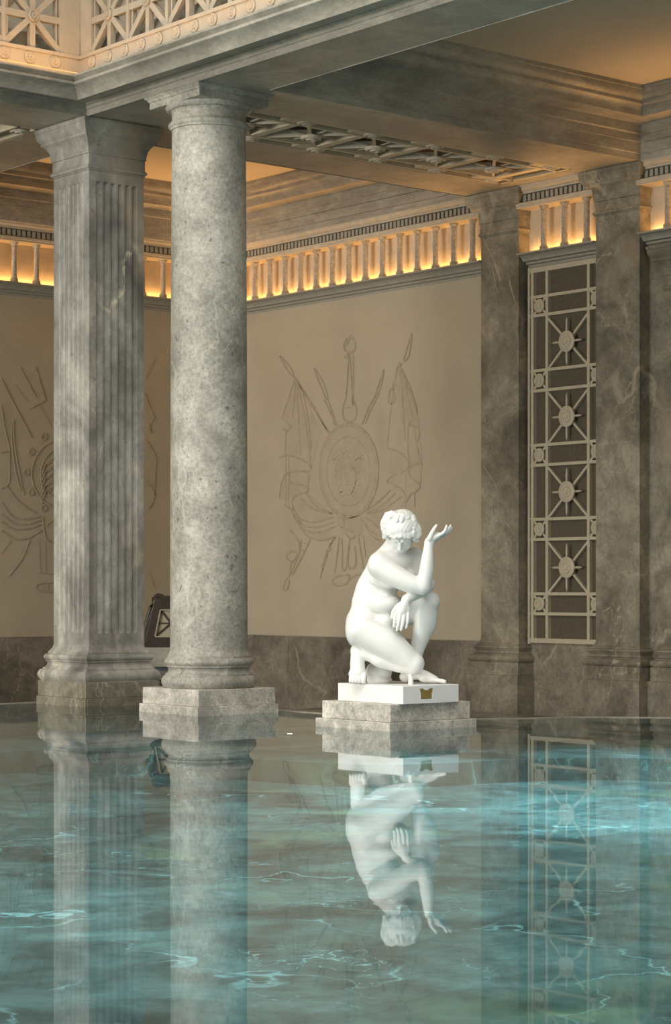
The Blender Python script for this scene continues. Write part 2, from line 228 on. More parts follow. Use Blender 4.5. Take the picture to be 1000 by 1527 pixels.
MURAL_R = {"torch":[[[17.845,3.694],[17.901,3.708],[17.906,3.664],[17.873,3.626],[17.854,3.589],[17.818,3.577]],[[17.845,3.765],[17.887,3.725],[17.901,3.682],[17.878,3.635],[17.831,3.604],[17.776,3.596],[17.721,3.621],[17.699,3.673],[17.721,3.728],[17.762,3.758],[17.804,3.794],[17.818,3.745],[17.84,3.703]],[[17.826,3.577],[17.84,3.339],[17.867,3.128],[17.878,3.075]],[[17.804,3.575],[17.762,3.156],[17.749,3.013]],[[17.74,3.579],[17.743,3.243],[17.751,3.066],[17.74,3.012]],[[17.901,3.575],[17.873,3.546],[17.831,3.551]],[[17.878,3.093],[17.923,3.025],[17.928,2.936],[17.901,2.863],[17.818,2.84],[17.721,2.852],[17.685,2.92],[17.694,3.009],[17.74,3.065]],[[17.873,3.003],[17.757,2.996]]],"spear":[[[19.054,3.673],[18.95,3.6],[18.846,3.527],[18.787,3.412]],[[19.054,3.673],[18.98,3.584],[18.891,3.466],[18.787,3.412]],[[18.787,3.412],[18.496,3.117],[18.181,2.754]],[[18.743,3.39],[18.626,3.236],[18.352,2.936],[18.158,2.735]]],"flag":[[[18.773,3.402],[18.876,3.199],[19.01,2.959]],[[19.01,2.959],[18.935,2.899],[18.817,2.846],[18.905,2.805],[18.995,2.829]],[[18.758,3.373],[18.787,3.137],[18.817,2.938]],[[18.743,3.354],[18.714,3.041],[18.699,2.857]],[[18.728,3.334],[18.612,3.034],[18.525,2.665],[18.473,2.336]],[[18.626,3.217],[18.525,2.919],[18.467,2.553]],[[18.935,2.798],[18.95,2.541]],[[18.699,2.821],[18.67,2.509]],[[19.069,2.51],[18.935,2.531],[18.728,2.493],[18.554,2.43],[18.473,2.354],[18.51,2.319],[18.699,2.337],[18.876,2.335],[18.98,2.284],[19.039,2.176],[19.054,2.029]],[[18.876,2.326],[18.882,2.207],[18.67,2.18],[18.539,2.148],[18.525,2.12],[18.554,2.085],[18.699,2.081],[18.802,2.039],[18.831,1.966],[18.787,1.892]],[[18.935,2.522],[18.941,1.988]],[[18.882,2.519],[18.891,1.968]],[[18.539,2.321],[18.525,2.157]]],"spear.1":[[[18.424,3.483],[18.352,3.414],[18.252,3.299],[18.181,3.132]],[[18.424,3.483],[18.38,3.381],[18.266,3.21],[18.224,3.117],[18.181,3.132]],[[18.252,3.119],[18.153,2.986],[18.054,2.81]],[[18.195,3.133],[18.125,3.002],[18.026,2.817]]],"spear.2":[[[17.227,3.37],[17.248,3.275],[17.302,3.14],[17.382,3.093],[17.315,3.211],[17.227,3.37]],[[17.368,3.101],[17.49,2.978],[17.598,2.791]],[[17.302,3.123],[17.436,2.974],[17.544,2.806]]],"spear.3":[[[16.777,3.719],[16.79,3.6],[16.824,3.466],[16.919,3.414],[16.855,3.572],[16.777,3.719]],[[16.919,3.414],[16.998,3.368]]],"tassel":[[[16.985,3.428],[16.945,3.39],[17.011,3.387]],[[17.011,3.378],[17.05,3.26],[17.089,3.168]],[[17.129,3.145],[17.169,3.009],[17.05,2.983],[17.037,3.121],[17.089,3.159],[17.129,3.145]],[[17.129,3.11],[17.137,3.007]],[[17.089,3.125],[17.095,2.995]]],"flag.1":[[[16.972,3.392],[16.855,3.228],[16.751,3.049],[16.674,2.839],[16.777,2.785],[16.842,2.746],[16.713,2.73],[16.649,2.683],[16.662,2.599],[16.687,2.532]],[[16.959,3.339],[16.919,3.009],[16.88,2.577]],[[16.88,3.23],[16.803,2.95],[16.751,2.809]],[[17.011,3.344],[17.116,2.936],[17.169,2.523]],[[16.829,2.745],[16.842,2.489],[16.803,2.315]],[[16.738,2.723],[16.674,2.463],[16.611,2.306]],[[17.155,2.513],[17.037,2.49],[16.906,2.432],[16.816,2.35],[16.803,2.298],[16.906,2.251],[17.063,2.223],[17.155,2.183],[17.182,2.15],[17.037,2.11],[16.906,2.053],[16.868,1.974]],[[16.649,2.334],[16.777,2.305],[16.824,2.247],[16.79,2.177],[16.674,2.13],[16.636,2.077],[16.7,2.037],[16.803,2.006],[16.868,1.923]],[[17.103,2.485],[17.116,2.243]],[[16.868,2.249],[16.875,1.871]],[[16.726,2.038],[16.731,1.867]],[[16.649,2.325],[16.636,2.094]]],"mask":[[[17.956,2.331],[17.951,2.224],[17.915,2.098],[17.845,2.025],[17.776,2.04],[17.707,2.126],[17.694,2.214],[17.707,2.321],[17.818,2.379],[17.956,2.331]],[[17.934,2.33],[17.901,2.34],[17.862,2.331]],[[17.79,2.328],[17.749,2.333],[17.713,2.321]],[[17.928,2.305],[17.898,2.313],[17.867,2.301]],[[17.784,2.297],[17.749,2.306],[17.716,2.296]],[[17.856,2.292],[17.873,2.207],[17.845,2.192],[17.804,2.204],[17.818,2.29]],[[17.887,2.168],[17.845,2.177],[17.787,2.166]],[[17.873,2.15],[17.831,2.141],[17.795,2.151]],[[18.026,2.46],[18.036,2.441],[18.061,2.431],[18.089,2.436],[18.108,2.453],[18.108,2.474],[18.089,2.489],[18.061,2.491]],[[17.97,2.493],[17.98,2.474],[18.005,2.464],[18.033,2.469],[18.052,2.486],[18.052,2.507],[18.033,2.522],[18.005,2.524]],[[17.887,2.524],[17.897,2.505],[17.921,2.496],[17.949,2.501],[17.968,2.518],[17.968,2.539],[17.949,2.553],[17.921,2.556]],[[17.804,2.538],[17.813,2.519],[17.838,2.51],[17.866,2.515],[17.884,2.531],[17.884,2.552],[17.866,2.567],[17.838,2.569]],[[17.694,2.506],[17.703,2.487],[17.728,2.478],[17.756,2.483],[17.774,2.499],[17.774,2.52],[17.756,2.535],[17.728,2.537]],[[17.584,2.456],[17.594,2.437],[17.618,2.428],[17.646,2.433],[17.664,2.45],[17.664,2.47],[17.646,2.485],[17.618,2.487]],[[17.544,2.428],[17.553,2.409],[17.577,2.4],[17.605,2.405],[17.623,2.421],[17.623,2.442],[17.605,2.457],[17.577,2.459]],[[17.998,2.414],[18.008,2.395],[18.033,2.385],[18.061,2.39],[18.08,2.407],[18.08,2.428],[18.061,2.443],[18.033,2.445]],[[17.928,2.401],[17.938,2.382],[17.963,2.373],[17.991,2.378],[18.01,2.395],[18.01,2.416],[17.991,2.431],[17.963,2.433]],[[17.612,2.404],[17.621,2.386],[17.646,2.377],[17.673,2.381],[17.691,2.398],[17.691,2.418],[17.673,2.433],[17.646,2.436]],[[17.97,2.332],[17.98,2.313],[18.005,2.304],[18.033,2.309],[18.052,2.325],[18.052,2.346],[18.033,2.361],[18.005,2.363]],[[17.97,2.243],[17.98,2.224],[18.005,2.214],[18.033,2.219],[18.052,2.236],[18.052,2.257],[18.033,2.272],[18.005,2.274]],[[17.956,2.171],[17.966,2.152],[17.991,2.142],[18.019,2.147],[18.038,2.164],[18.038,2.185],[18.019,2.2],[17.991,2.202]],[[17.62,2.299],[17.629,2.28],[17.654,2.271],[17.681,2.276],[17.699,2.292],[17.699,2.313],[17.681,2.328],[17.654,2.33]],[[17.612,2.228],[17.621,2.209],[17.646,2.2],[17.673,2.205],[17.691,2.221],[17.691,2.242],[17.673,2.257],[17.646,2.259]],[[17.625,2.158],[17.635,2.139],[17.659,2.13],[17.687,2.135],[17.705,2.151],[17.705,2.172],[17.687,2.187],[17.659,2.189]],[[17.915,2.098],[17.924,2.079],[17.949,2.07],[17.977,2.074],[17.996,2.091],[17.996,2.111],[17.977,2.127],[17.949,2.129]],[[17.887,2.044],[17.897,2.025],[17.921,2.015],[17.949,2.02],[17.968,2.036],[17.968,2.057],[17.949,2.072],[17.921,2.075]],[[17.653,2.089],[17.662,2.07],[17.687,2.06],[17.714,2.065],[17.732,2.081],[17.732,2.102],[17.714,2.117],[17.687,2.119]],[[17.694,2.037],[17.703,2.018],[17.728,2.009],[17.756,2.013],[17.774,2.03],[17.774,2.05],[17.756,2.065],[17.728,2.068]],[[17.845,2.469],[17.855,2.45],[17.88,2.441],[17.908,2.446],[17.926,2.462],[17.926,2.483],[17.908,2.498],[17.88,2.5]],[[17.749,2.464],[17.758,2.445],[17.783,2.436],[17.811,2.441],[17.829,2.458],[17.829,2.478],[17.811,2.493],[17.783,2.495]],[[17.653,2.442],[17.662,2.423],[17.687,2.414],[17.714,2.419],[17.732,2.435],[17.732,2.456],[17.714,2.471],[17.687,2.473]]],"drapery":[[[18.67,2.034],[18.496,1.92],[18.295,1.86],[18.096,1.836]],[[18.817,1.929],[18.67,1.779],[18.409,1.736],[18.068,1.8]],[[18.773,1.855],[18.612,1.705],[18.38,1.681],[18.04,1.745]],[[18.699,1.78],[18.554,1.64],[18.295,1.625],[18.026,1.7]],[[18.965,1.961],[18.846,1.912],[18.758,1.781],[18.583,1.613],[18.496,1.575],[18.295,1.535],[18.04,1.584]],[[18.554,2.067],[18.38,1.916],[18.096,1.836]]],"knot":[[[18.012,1.798],[17.901,1.777],[17.887,1.67],[17.984,1.69],[17.998,1.78]],[[17.873,1.652],[17.79,1.65],[17.694,1.595],[17.762,1.543],[17.845,1.581],[17.873,1.652]],[[17.915,1.76],[17.818,1.775],[17.707,1.79],[17.598,1.805],[17.584,1.646],[17.653,1.577]],[[17.984,1.583],[18.026,1.334],[18.068,1.173]],[[17.942,1.565],[17.928,1.386],[17.942,1.208],[17.873,1.199],[17.845,1.35],[17.818,1.509],[17.804,1.544]],[[17.804,1.491],[17.859,1.225],[17.68,1.224],[17.721,1.472]],[[17.653,1.559],[17.612,1.382],[17.571,1.223]],[[17.571,1.575],[17.53,1.346]],[[17.818,1.154],[18.012,1.146],[18.11,1.102],[18.096,1.048],[17.956,1.03],[17.818,1.074],[17.804,1.154]],[[17.79,1.101],[17.707,1.153],[17.598,1.162]]],"club":[[[18.496,1.557],[18.612,1.395],[18.728,1.268],[18.817,1.159]],[[18.655,1.56],[18.685,1.414],[18.743,1.323],[18.861,1.159]],[[18.935,1.399],[18.817,1.434],[18.728,1.406],[18.773,1.324],[18.846,1.306],[18.92,1.344],[18.935,1.399]],[[18.846,1.306],[18.876,1.141],[18.95,1.105],[19.01,0.994],[18.905,0.976],[18.876,1.104]],[[18.876,1.674],[18.758,1.598],[18.685,1.505],[18.699,1.433]],[[18.626,1.523],[18.539,1.503]],[[18.67,1.45],[18.583,1.422]],[[18.699,1.378],[18.626,1.359]]],"rope":[[[18.04,1.584],[18.153,1.479],[18.224,1.318],[18.28,1.21],[18.323,1.102]],[[18.04,1.566],[18.11,1.559],[18.082,1.513],[18.167,1.497],[18.125,1.433],[18.224,1.417],[18.181,1.371],[18.252,1.354],[18.238,1.291],[18.295,1.265],[18.266,1.21]]],"drapery.1":[[[17.544,1.856],[17.328,1.937],[17.116,2.069]],[[17.517,1.829],[17.275,1.883],[17.037,2.032]],[[17.503,1.82],[17.222,1.847],[16.932,1.994]],[[17.571,1.786],[17.436,1.748],[17.302,1.657]],[[17.571,1.751],[17.49,1.661],[17.328,1.571]],[[17.544,1.715],[17.436,1.573],[17.222,1.499]]],"shield":[[[17.32,2.281],[17.326,2.201],[17.344,2.124],[17.374,2.051],[17.414,1.983],[17.464,1.924],[17.523,1.873],[17.59,1.833],[17.662,1.804],[17.739,1.787],[17.818,1.782],[17.897,1.791],[17.975,1.812],[18.049,1.845],[18.118,1.89],[18.179,1.946],[18.232,2.01],[18.275,2.082],[18.306,2.16],[18.325,2.242],[18.332,2.325],[18.325,2.407],[18.306,2.487],[18.275,2.562],[18.232,2.63],[18.179,2.69],[18.118,2.74],[18.049,2.779],[17.975,2.806],[17.897,2.821],[17.818,2.822],[17.739,2.811],[17.662,2.788],[17.59,2.752],[17.523,2.706],[17.464,2.65],[17.414,2.586],[17.374,2.516],[17.344,2.44],[17.326,2.361],[17.32,2.281]],[[17.35,2.282],[17.355,2.206],[17.372,2.132],[17.4,2.062],[17.438,1.997],[17.485,1.94],[17.541,1.892],[17.603,1.853],[17.671,1.826],[17.743,1.809],[17.818,1.805],[17.892,1.813],[17.965,1.834],[18.035,1.866],[18.1,1.909],[18.157,1.962],[18.207,2.023],[18.247,2.092],[18.276,2.166],[18.294,2.244],[18.3,2.323],[18.294,2.402],[18.276,2.478],[18.247,2.55],[18.207,2.615],[18.157,2.672],[18.1,2.72],[18.035,2.758],[17.965,2.784],[17.892,2.798],[17.818,2.799],[17.743,2.789],[17.671,2.766],[17.603,2.733],[17.541,2.689],[17.485,2.635],[17.438,2.574],[17.4,2.507],[17.372,2.434],[17.355,2.359],[17.35,2.282]],[[17.449,2.278],[17.454,2.219],[17.467,2.162],[17.489,2.108],[17.519,2.059],[17.556,2.015],[17.6,1.978],[17.649,1.948],[17.703,1.927],[17.759,1.915],[17.818,1.912],[17.876,1.918],[17.933,1.934],[17.988,1.959],[18.038,1.992],[18.084,2.033],[18.122,2.08],[18.154,2.133],[18.177,2.19],[18.191,2.249],[18.195,2.31],[18.191,2.37],[18.177,2.428],[18.154,2.483],[18.122,2.533],[18.084,2.577],[18.038,2.614],[17.988,2.643],[17.933,2.663],[17.876,2.674],[17.818,2.675],[17.759,2.667],[17.703,2.65],[17.649,2.624],[17.6,2.591],[17.556,2.55],[17.519,2.503],[17.489,2.451],[17.467,2.395],[17.454,2.337],[17.449,2.278]]]}
MURAL_F = {"flag_ground":[[18.773,3.402],[19.01,2.959],[18.905,2.87],[18.95,2.541],[19.039,2.176],[19.054,2.029],[18.817,1.984],[18.554,2.085],[18.481,2.336],[18.352,2.656],[18.295,2.761]],"flag_ground.1":[[16.972,3.392],[16.674,2.839],[16.649,2.683],[16.611,2.306],[16.636,2.077],[16.803,2.006],[16.868,1.923],[17.155,2.175],[17.275,2.249],[17.302,2.599],[17.436,2.747],[17.169,3.009]],"drapery_ground":[[18.787,2.02],[18.583,1.613],[18.295,1.535],[18.012,1.584],[17.571,1.575],[17.222,1.499],[16.88,1.957],[17.302,1.936],[17.544,1.803],[18.096,1.818],[18.525,2.066]],"shield_disc":[[17.32,2.281],[17.326,2.201],[17.344,2.124],[17.374,2.051],[17.414,1.983],[17.464,1.924],[17.523,1.873],[17.59,1.833],[17.662,1.804],[17.739,1.787],[17.818,1.782],[17.897,1.791],[17.975,1.812],[18.049,1.845],[18.118,1.89],[18.179,1.946],[18.232,2.01],[18.275,2.082],[18.306,2.16],[18.325,2.242],[18.332,2.325],[18.325,2.407],[18.306,2.487],[18.275,2.562],[18.232,2.63],[18.179,2.69],[18.118,2.74],[18.049,2.779],[17.975,2.806],[17.897,2.821],[17.818,2.822],[17.739,2.811],[17.662,2.788],[17.59,2.752],[17.523,2.706],[17.464,2.65],[17.414,2.586],[17.374,2.516],[17.344,2.44],[17.326,2.361]]}
MURAL_L = {"flag":[[[11.838,3.296],[11.97,3.064],[12.103,2.859],[12.233,2.662]],[[11.838,2.999],[11.882,2.752],[11.944,2.543],[11.944,2.505],[11.838,2.485]],[[11.944,2.505],[11.948,2.178],[11.915,2.119],[11.838,2.098]],[[11.992,2.853],[12.003,2.584],[12.059,2.317],[12.126,2.029]],[[11.904,2.119],[12.059,1.95],[12.238,1.848],[12.294,1.84]],[[11.97,2.814],[11.975,2.545],[12.026,2.238],[12.103,2.048]]],"trident":[[[12.07,3.436],[12.115,3.371],[12.283,3.111]],[[12.272,3.449],[12.339,3.26],[12.407,3.098],[12.373,3.067],[12.193,2.98]],[[12.014,3.23],[12.182,3.056]],[[12.317,3.045],[12.475,2.81]]],"drapery":[[[11.838,1.945],[11.97,1.775],[12.148,1.759],[12.351,1.802]],[[11.838,1.81],[12.014,1.699],[12.193,1.712],[12.362,1.764]],[[11.838,1.734],[11.992,1.641],[12.215,1.664],[12.373,1.725]],[[11.838,1.638],[11.97,1.544],[12.148,1.537],[12.373,1.657]],[[12.204,1.548],[12.103,1.314],[11.937,1.14]],[[11.838,1.37],[11.959,1.525]]],"knot":[[[12.362,1.803],[12.384,1.628],[12.407,1.541],[12.509,1.494]],[[12.418,1.687],[12.441,1.736],[12.521,1.767]],[[12.396,1.541],[12.521,1.533]],[[12.317,1.171],[12.521,1.162]],[[12.521,1.074],[12.317,1.064],[12.272,1.025],[12.294,0.986],[12.373,0.967],[12.521,0.966]],[[12.373,1.064],[12.373,0.967]],[[12.441,1.064],[12.441,0.967]],[[12.317,1.53],[12.339,1.18]],[[12.396,1.492],[12.407,1.181]]],"shield":[[[13.1,2.295],[13.094,2.226],[13.073,2.158],[13.041,2.095],[12.996,2.037],[12.941,1.987],[12.878,1.946],[12.808,1.915],[12.734,1.895],[12.658,1.888],[12.583,1.892],[12.51,1.908],[12.441,1.935],[12.38,1.972],[12.327,2.018],[12.284,2.073],[12.252,2.133],[12.233,2.198],[12.227,2.265],[12.233,2.332],[12.252,2.398],[12.284,2.461],[12.327,2.518],[12.38,2.568],[12.441,2.61],[12.51,2.641],[12.583,2.662],[12.658,2.672],[12.734,2.669],[12.808,2.655],[12.878,2.629],[12.941,2.592],[12.996,2.546],[13.041,2.491],[13.073,2.43],[13.094,2.364],[13.1,2.295]],[[12.983,2.291],[12.976,2.229],[12.955,2.169],[12.921,2.115],[12.875,2.067],[12.82,2.03],[12.758,2.003],[12.692,1.988],[12.625,1.986],[12.559,1.997],[12.498,2.021],[12.444,2.055],[12.4,2.099],[12.367,2.151],[12.346,2.208],[12.339,2.269],[12.346,2.329],[12.367,2.388],[12.4,2.442],[12.444,2.489],[12.498,2.528],[12.559,2.555],[12.625,2.571],[12.692,2.574],[12.758,2.563],[12.82,2.541],[12.875,2.507],[12.921,2.463],[12.955,2.41],[12.976,2.352],[12.983,2.291]],[[12.421,2.68],[12.412,2.657],[12.391,2.645],[12.366,2.648],[12.35,2.665],[12.35,2.689],[12.366,2.708],[12.391,2.714],[12.412,2.703],[12.421,2.68]],[[12.256,2.508],[12.247,2.485],[12.226,2.472],[12.202,2.476],[12.186,2.493],[12.186,2.517],[12.202,2.536],[12.226,2.541],[12.247,2.53],[12.256,2.508]],[[12.195,2.283],[12.187,2.26],[12.166,2.248],[12.141,2.251],[12.126,2.269],[12.126,2.292],[12.141,2.311],[12.166,2.316],[12.187,2.305],[12.195,2.283]],[[12.256,2.062],[12.247,2.039],[12.226,2.027],[12.202,2.03],[12.186,2.048],[12.186,2.072],[12.202,2.091],[12.226,2.096],[12.247,2.084],[12.256,2.062]],[[12.421,1.892],[12.412,1.869],[12.391,1.856],[12.366,1.86],[12.35,1.878],[12.35,1.902],[12.366,1.921],[12.391,1.925],[12.412,1.914],[12.421,1.892]]],"leaf":[[[12.351,2.25],[12.396,2.368],[12.487,2.41]],[[12.382,2.309],[12.428,2.408],[12.509,2.45]],[[12.351,2.172],[12.396,2.29],[12.487,2.332]],[[12.382,2.231],[12.428,2.33],[12.509,2.372]],[[12.351,2.094],[12.396,2.212],[12.487,2.254]],[[12.382,2.153],[12.428,2.252],[12.509,2.294]],[[12.351,2.016],[12.396,2.134],[12.487,2.176]],[[12.382,2.076],[12.428,2.174],[12.509,2.216]],[[12.351,1.939],[12.396,2.056],[12.487,2.098]],[[12.382,1.998],[12.428,2.096],[12.509,2.138]]],"flag.1":[[[13.732,3.24],[13.8,3.061],[13.869,2.965],[13.783,2.876],[13.818,2.793]],[[13.749,2.705],[13.903,2.499],[13.869,2.427],[13.869,2.03],[13.783,1.915]],[[13.749,2.225],[13.835,2.171],[13.879,2.059]]],"cord":[[[13.8,1.18],[13.869,1.01]]],"spear":[[[13.869,3.645],[13.749,3.411]]]}
# ================================================================== THE SETTING
SOF = 4.99; WX = 14.95; WY = 20.05
# pool: outline of the far water edge, the submerged ledge and the floor
edge = [(-6,15.93),(10.62,15.93),(10.66,13.6),(10.66,13.06),(10.78,12.2),(11.11,11.72),(11.5,11.55),(11.9,11.42),(12.4,10.9),(13.0,9.9),(13.4,8.5),(13.5,2),(13.5,-4),(-6,-4)]
shelf = [(-6,11.9),(7.3,11.9),(7.75,11.3),(8.0,10.5),(8.1,9.9),(8.3,9.6),(8.62,9.44),(9.15,9.40),(9.65,9.22),(9.96,8.78),(10.2,8.2),(10.35,7.4),(10.4,6),(10.4,-4),(-6,-4)]
def smooth_poly(P, it=2, keep=1):
    for _ in range(it):
        Q = [P[0]]
        for a, b_ in zip(P[:-1], P[1:]):
            Q += [(a[0]*.75+b_[0]*.25, a[1]*.75+b_[1]*.25), (a[0]*.25+b_[0]*.75, a[1]*.25+b_[1]*.75)]
        P = Q+[P[-1]]
    return P
shelf_s = [(-6,11.9)]+smooth_poly(shelf[1:14], 2)+[(-6,-4)]
def ngon(P, z): 
    mb = MB(); mb.add([(x, y, z) for x, y in P], [tuple(range(len(P)))]); return mb
water = obj('pool_water', ngon(edge, 0.0), M['water'], kind='stuff')
if water.data.polygons[0].normal.z < 0: water.data.flip_normals()
water['label'] = 'still turquoise pool water mirroring the statue and columns'; water['category'] = 'water'
FLZ = -0.20
mb = MB(); mb.box(-6, -4, FLZ-0.04, 14.2, 16.5, FLZ)
struct('floor', mb, M['pool'])
mb = MB()                                                    # the ledge: flat ring between water edge and inner basin
top = [(x, y, -0.06) for x, y in edge[:-2]]; n1 = len(top)
ins = [(x, y, -0.06) for x, y in shelf_s[:-1]]; n2 = len(ins)
mb.add(top+ins, [tuple(list(range(n1))+list(range(n1, n1+n2))[::-1])])
low = [(x, y, FLZ) for x, y, z in ins]
mb.add(ins+low, [(i, i+1, i+1+n2, i+n2) for i in range(n2-1)])
struct('trim_1', mb, M['pool'])
# submerged coping strip along the far edge
def offs(P, d):
    Q = []
    for i, p in enumerate(P):
        a = Vector(P[max(i-1, 0)]); b_ = Vector(P[min(i+1, len(P)-1)]); t = (b_-a).normalized(); n = Vector((t.y, -t.x)); Q.append((p[0]+n.x*d, p[1]+n.y*d))
    return Q
E1 = edge[:12]; E0 = offs(E1, 0.42); E2 = offs(E1, -0.05)
mb = MB(); k = len(E1)
mb.add([(x, y, -0.012) for x, y in E0]+[(x, y, -0.004) for x, y in E1], [(i, i+1, i+1+k, i+k) for i in range(k-1)])
mb.add([(x, y, -0.012) for x, y in E0]+[(x, y, -0.06) for x, y in E0], [(i, i+1, i+1+k, i+k) for i in range(k-1)])
mb.add([(x, y, -0.004) for x, y in E1]+[(x, y, 0.006) for x, y in E1]+[(x, y, 0.006) for x, y in E2]+[(x, y, -0.6) for x, y in E2], [(j*k+i, j*k+i+1, (j+1)*k+i+1, (j+1)*k+i) for j in range(3) for i in range(k-1)])
struct('trim_2', mb, M['coping'])
mb = MB(); mb.box(-6, -4, -0.62, 16, 20.6, -0.5); struct('floor_walkway', mb, M['dado'])
# walls
mb = MB(); mb.box(WX, 10, -0.5, WX+0.3, WY+0.3, 5.7); struct('wall_right', mb, M['cream'])
mb = MB(); mb.box(4, WY, -0.5, WX, WY+0.3, 5.7); struct('wall_left', mb, M['cream'])
# marble dado slabs (pieces of the walls)
wr = bpy.data.objects['wall_right']; wl = bpy.data.objects['wall_left']
ys = [15.5, 16.62, 17.75, 18.9, 20.03]
for a, b_ in zip(ys[:-1], ys[1:]):
    obj('dado_slab', MB().box(WX-0.022, a+.003, -0.5, WX, b_-.003, 0.462), M['dado'], wr, bevel=.003)
obj('dado_slab', MB().box(WX-0.022, 13.9, -0.5, WX, 15.05, 0.462), M['dark'], wr)
obj('dado_slab', MB().box(WX-0.022, 10, -0.5, WX, 13.44, 0.462), M['dado'], wr)
obj('door_jamb_slab', MB().box(WX-0.012, 10, .462, WX, 13.44, 4.205), M['dark'], wr)  # dark marble put over the wall for the shade on the pilaster side
xs = [4, 9.2, 10.4, 11.6, 12.8, 14.0, WX-.02]
for a, b_ in zip(xs[:-1], xs[1:]):
    obj('dado_slab', MB().box(a+.003, WY-0.022, -0.5, b_-.003, WY, 0.462), M['dado'], wl, bevel=.003)
# ------------------------------------------------------------------ ceiling coffers
cof = [(.006,4.985),(.006,5.045),(.02,5.05),(.02,5.145),(.035,5.15),(.035,5.215),(.055,5.225),(.055,5.31),(.075,5.32),(.24,5.325),(.24,5.35)]+arc(.24,5.35,.28,5.42,-.015)+[(.285,5.425),(.285,5.45)]+arc(.285,5.455,.33,5.54,.014)+[(.335,5.545),(.335,5.58)]
def coffer(x0, y0, x1, y1, ix):
    mb = MB(); mb.rect_lathe(x0, y0, x1, y1, [(-o, z) for o, z in cof], cap=False)
    struct('trim_%d' % ix, mb, M['beam'], smooth=30)
    mb = MB(); mb.box(x0-.1, y0-.1, 5.58, x1+.1, y1+.1, 5.64); return mb
struct('ceiling', coffer(10.33, 5.0, 14.70, 13.32, 3), M['ceiling'])
struct('ceiling_back', coffer(10.37, 15.66, 14.70, 19.80, 4), M['ceiling'])
# entablature, colonnettes and cornice of one wall bay.  along='Y' on the right wall, 'X' on the left wall
def T(along, s, p, z):                                       # s along the wall, p out from the wall face
    return (WX-p, s, z) if along == 'Y' else (s, WY-p, z)
corn = [(0,4.205),(.02,4.205),(.025,4.232),(.055,4.237),(.062,4.258),(.105,4.264),(.11,4.28)]+arc(.11,4.28,.175,4.318,-.008,4)+[(.19,4.32),(.19,4.337),(0,4.337)]
ent = [(0,4.778),(.195,4.778),(.195,4.80),(.205,4.804),(.205,4.828),(.12,4.832),(.12,4.908),(.20,4.912),(.20,4.93),(.235,4.952),(.235,4.972),(.25,4.975),(.25,5.0),(0,5.0)]
def wall_strip(along, a, b_, prof):
    mb = MB(); vs = []; n = len(prof)
    for s in (a, b_): vs += [T(along, s, p, z) for p, z in prof]
    fs = [(k, k+1, k+1+n, k+n) for k in range(n-1)]+[tuple(range(n)), tuple(n+k for k in range(n))[::-1]]
    return mb.add(vs, fs)
cprof = [(.047,0),(.047,.018),(.040,.022)]+arc(.040,.024,.040,.042,.006,3)+[(.033,.048),(.033,.055),(.0305,.065),(.027,.375),(.030,.380),(.030,.388),(.027,.392),(.027,.402)]+arc(.028,.404,.040,.420,.004,3)+[(.042,.424),(.047,.426),(.047,.441)]
c_me = None
def bay(name, label, along, a, b_, spots, ledp=60):
    t = thing(name, label, 'frieze', T(along, (a+b_)/2, 0, 4.2), 'lit colonnette friezes')
    obj('cornice', wall_strip(along, a, b_, corn), M['grey_trim'], t)
    obj('entablature', wall_strip(along, a, b_, ent), M['cream'], t)
    mb = MB(); s = a+.035
    while s < b_-.03:
        p0 = T(along, s, .118, 4.838); p1 = T(along, s+.040, .185, 4.905)
        mb.box(min(p0[0],p1[0]),min(p0[1],p1[1]),p0[2],max(p0[0],p1[0]),max(p0[1],p1[1]),p1[2]); s += .0625
    obj('dentils', mb, M['grey_trim'], t, kind='stuff')
    p0 = T(along, a+.02, .012, 4.338); p1 = T(along, b_-.02, .028, 4.346)
    obj('light_strip', MB().box(min(p0[0],p1[0]),min(p0[1],p1[1]),p0[2],max(p0[0],p1[0]),max(p0[1],p1[1]),p1[2]), M['led'], t)
    first = None
    for q in spots:
        if first is None:
            first = obj('colonnette', MB().lathe(cprof, (0,0,0), 20), M['colonnette'], t, smooth=40); base = first
        else:
            first = base.copy(); COL.objects.link(first); first.parent = t
        first.matrix_parent_inverse = Matrix.Translation(-t.location); first.location = T(along, q, .115, 4.337)
    ln = b_-a; mid = T(along, (a+b_)/2, .034, 4.352); up = T(along, (a+b_)/2, .02, 5.2)
    for p, fr_, tl in ((.036, .72, 0), (.187, .65, 36)):
        l = bpy.data.lights.new('frieze_light', 'AREA'); l.shape = 'RECTANGLE'; l.size = .02 if along == 'Y' else ln-.06; l.size_y = ln-.06 if along == 'Y' else .02
        l.energy = ledp*ln*fr_; l.spread = math.radians(180 if tl == 0 else 95); l.color = LEDC; o = bpy.data.objects.new('frieze_light', l); COL.objects.link(o); o.location = T(along, (a+b_)/2, p, 4.35); o.rotation_euler = (math.pi, math.radians(-tl), 0) if along == 'Y' else (math.radians(180+tl), 0, 0)
    return t
LP = 2.9
bay('colonnette_frieze', 'long lit colonnette frieze above the mural with the mask shield', 'Y', 15.56, WY, [19.672-.2815*i+.0 for i in range(15)], LP)
bay('colonnette_frieze', 'short lit frieze of three colonnettes above the tall lattice screen', 'Y', 13.98, 15.02, [14.712, 14.428, 14.131], LP)
bay('colonnette_frieze', 'lit colonnette frieze cut off by the right edge of the frame', 'Y', 11.0, 13.42, [13.099-.2815*i for i in range(7)], LP)
bay('colonnette_frieze', 'lit colonnette frieze on the left wall behind the fluted pier', 'X', 9.6, WX-.25, [11.946+.2815*i for i in range(-7, 9)], LP)
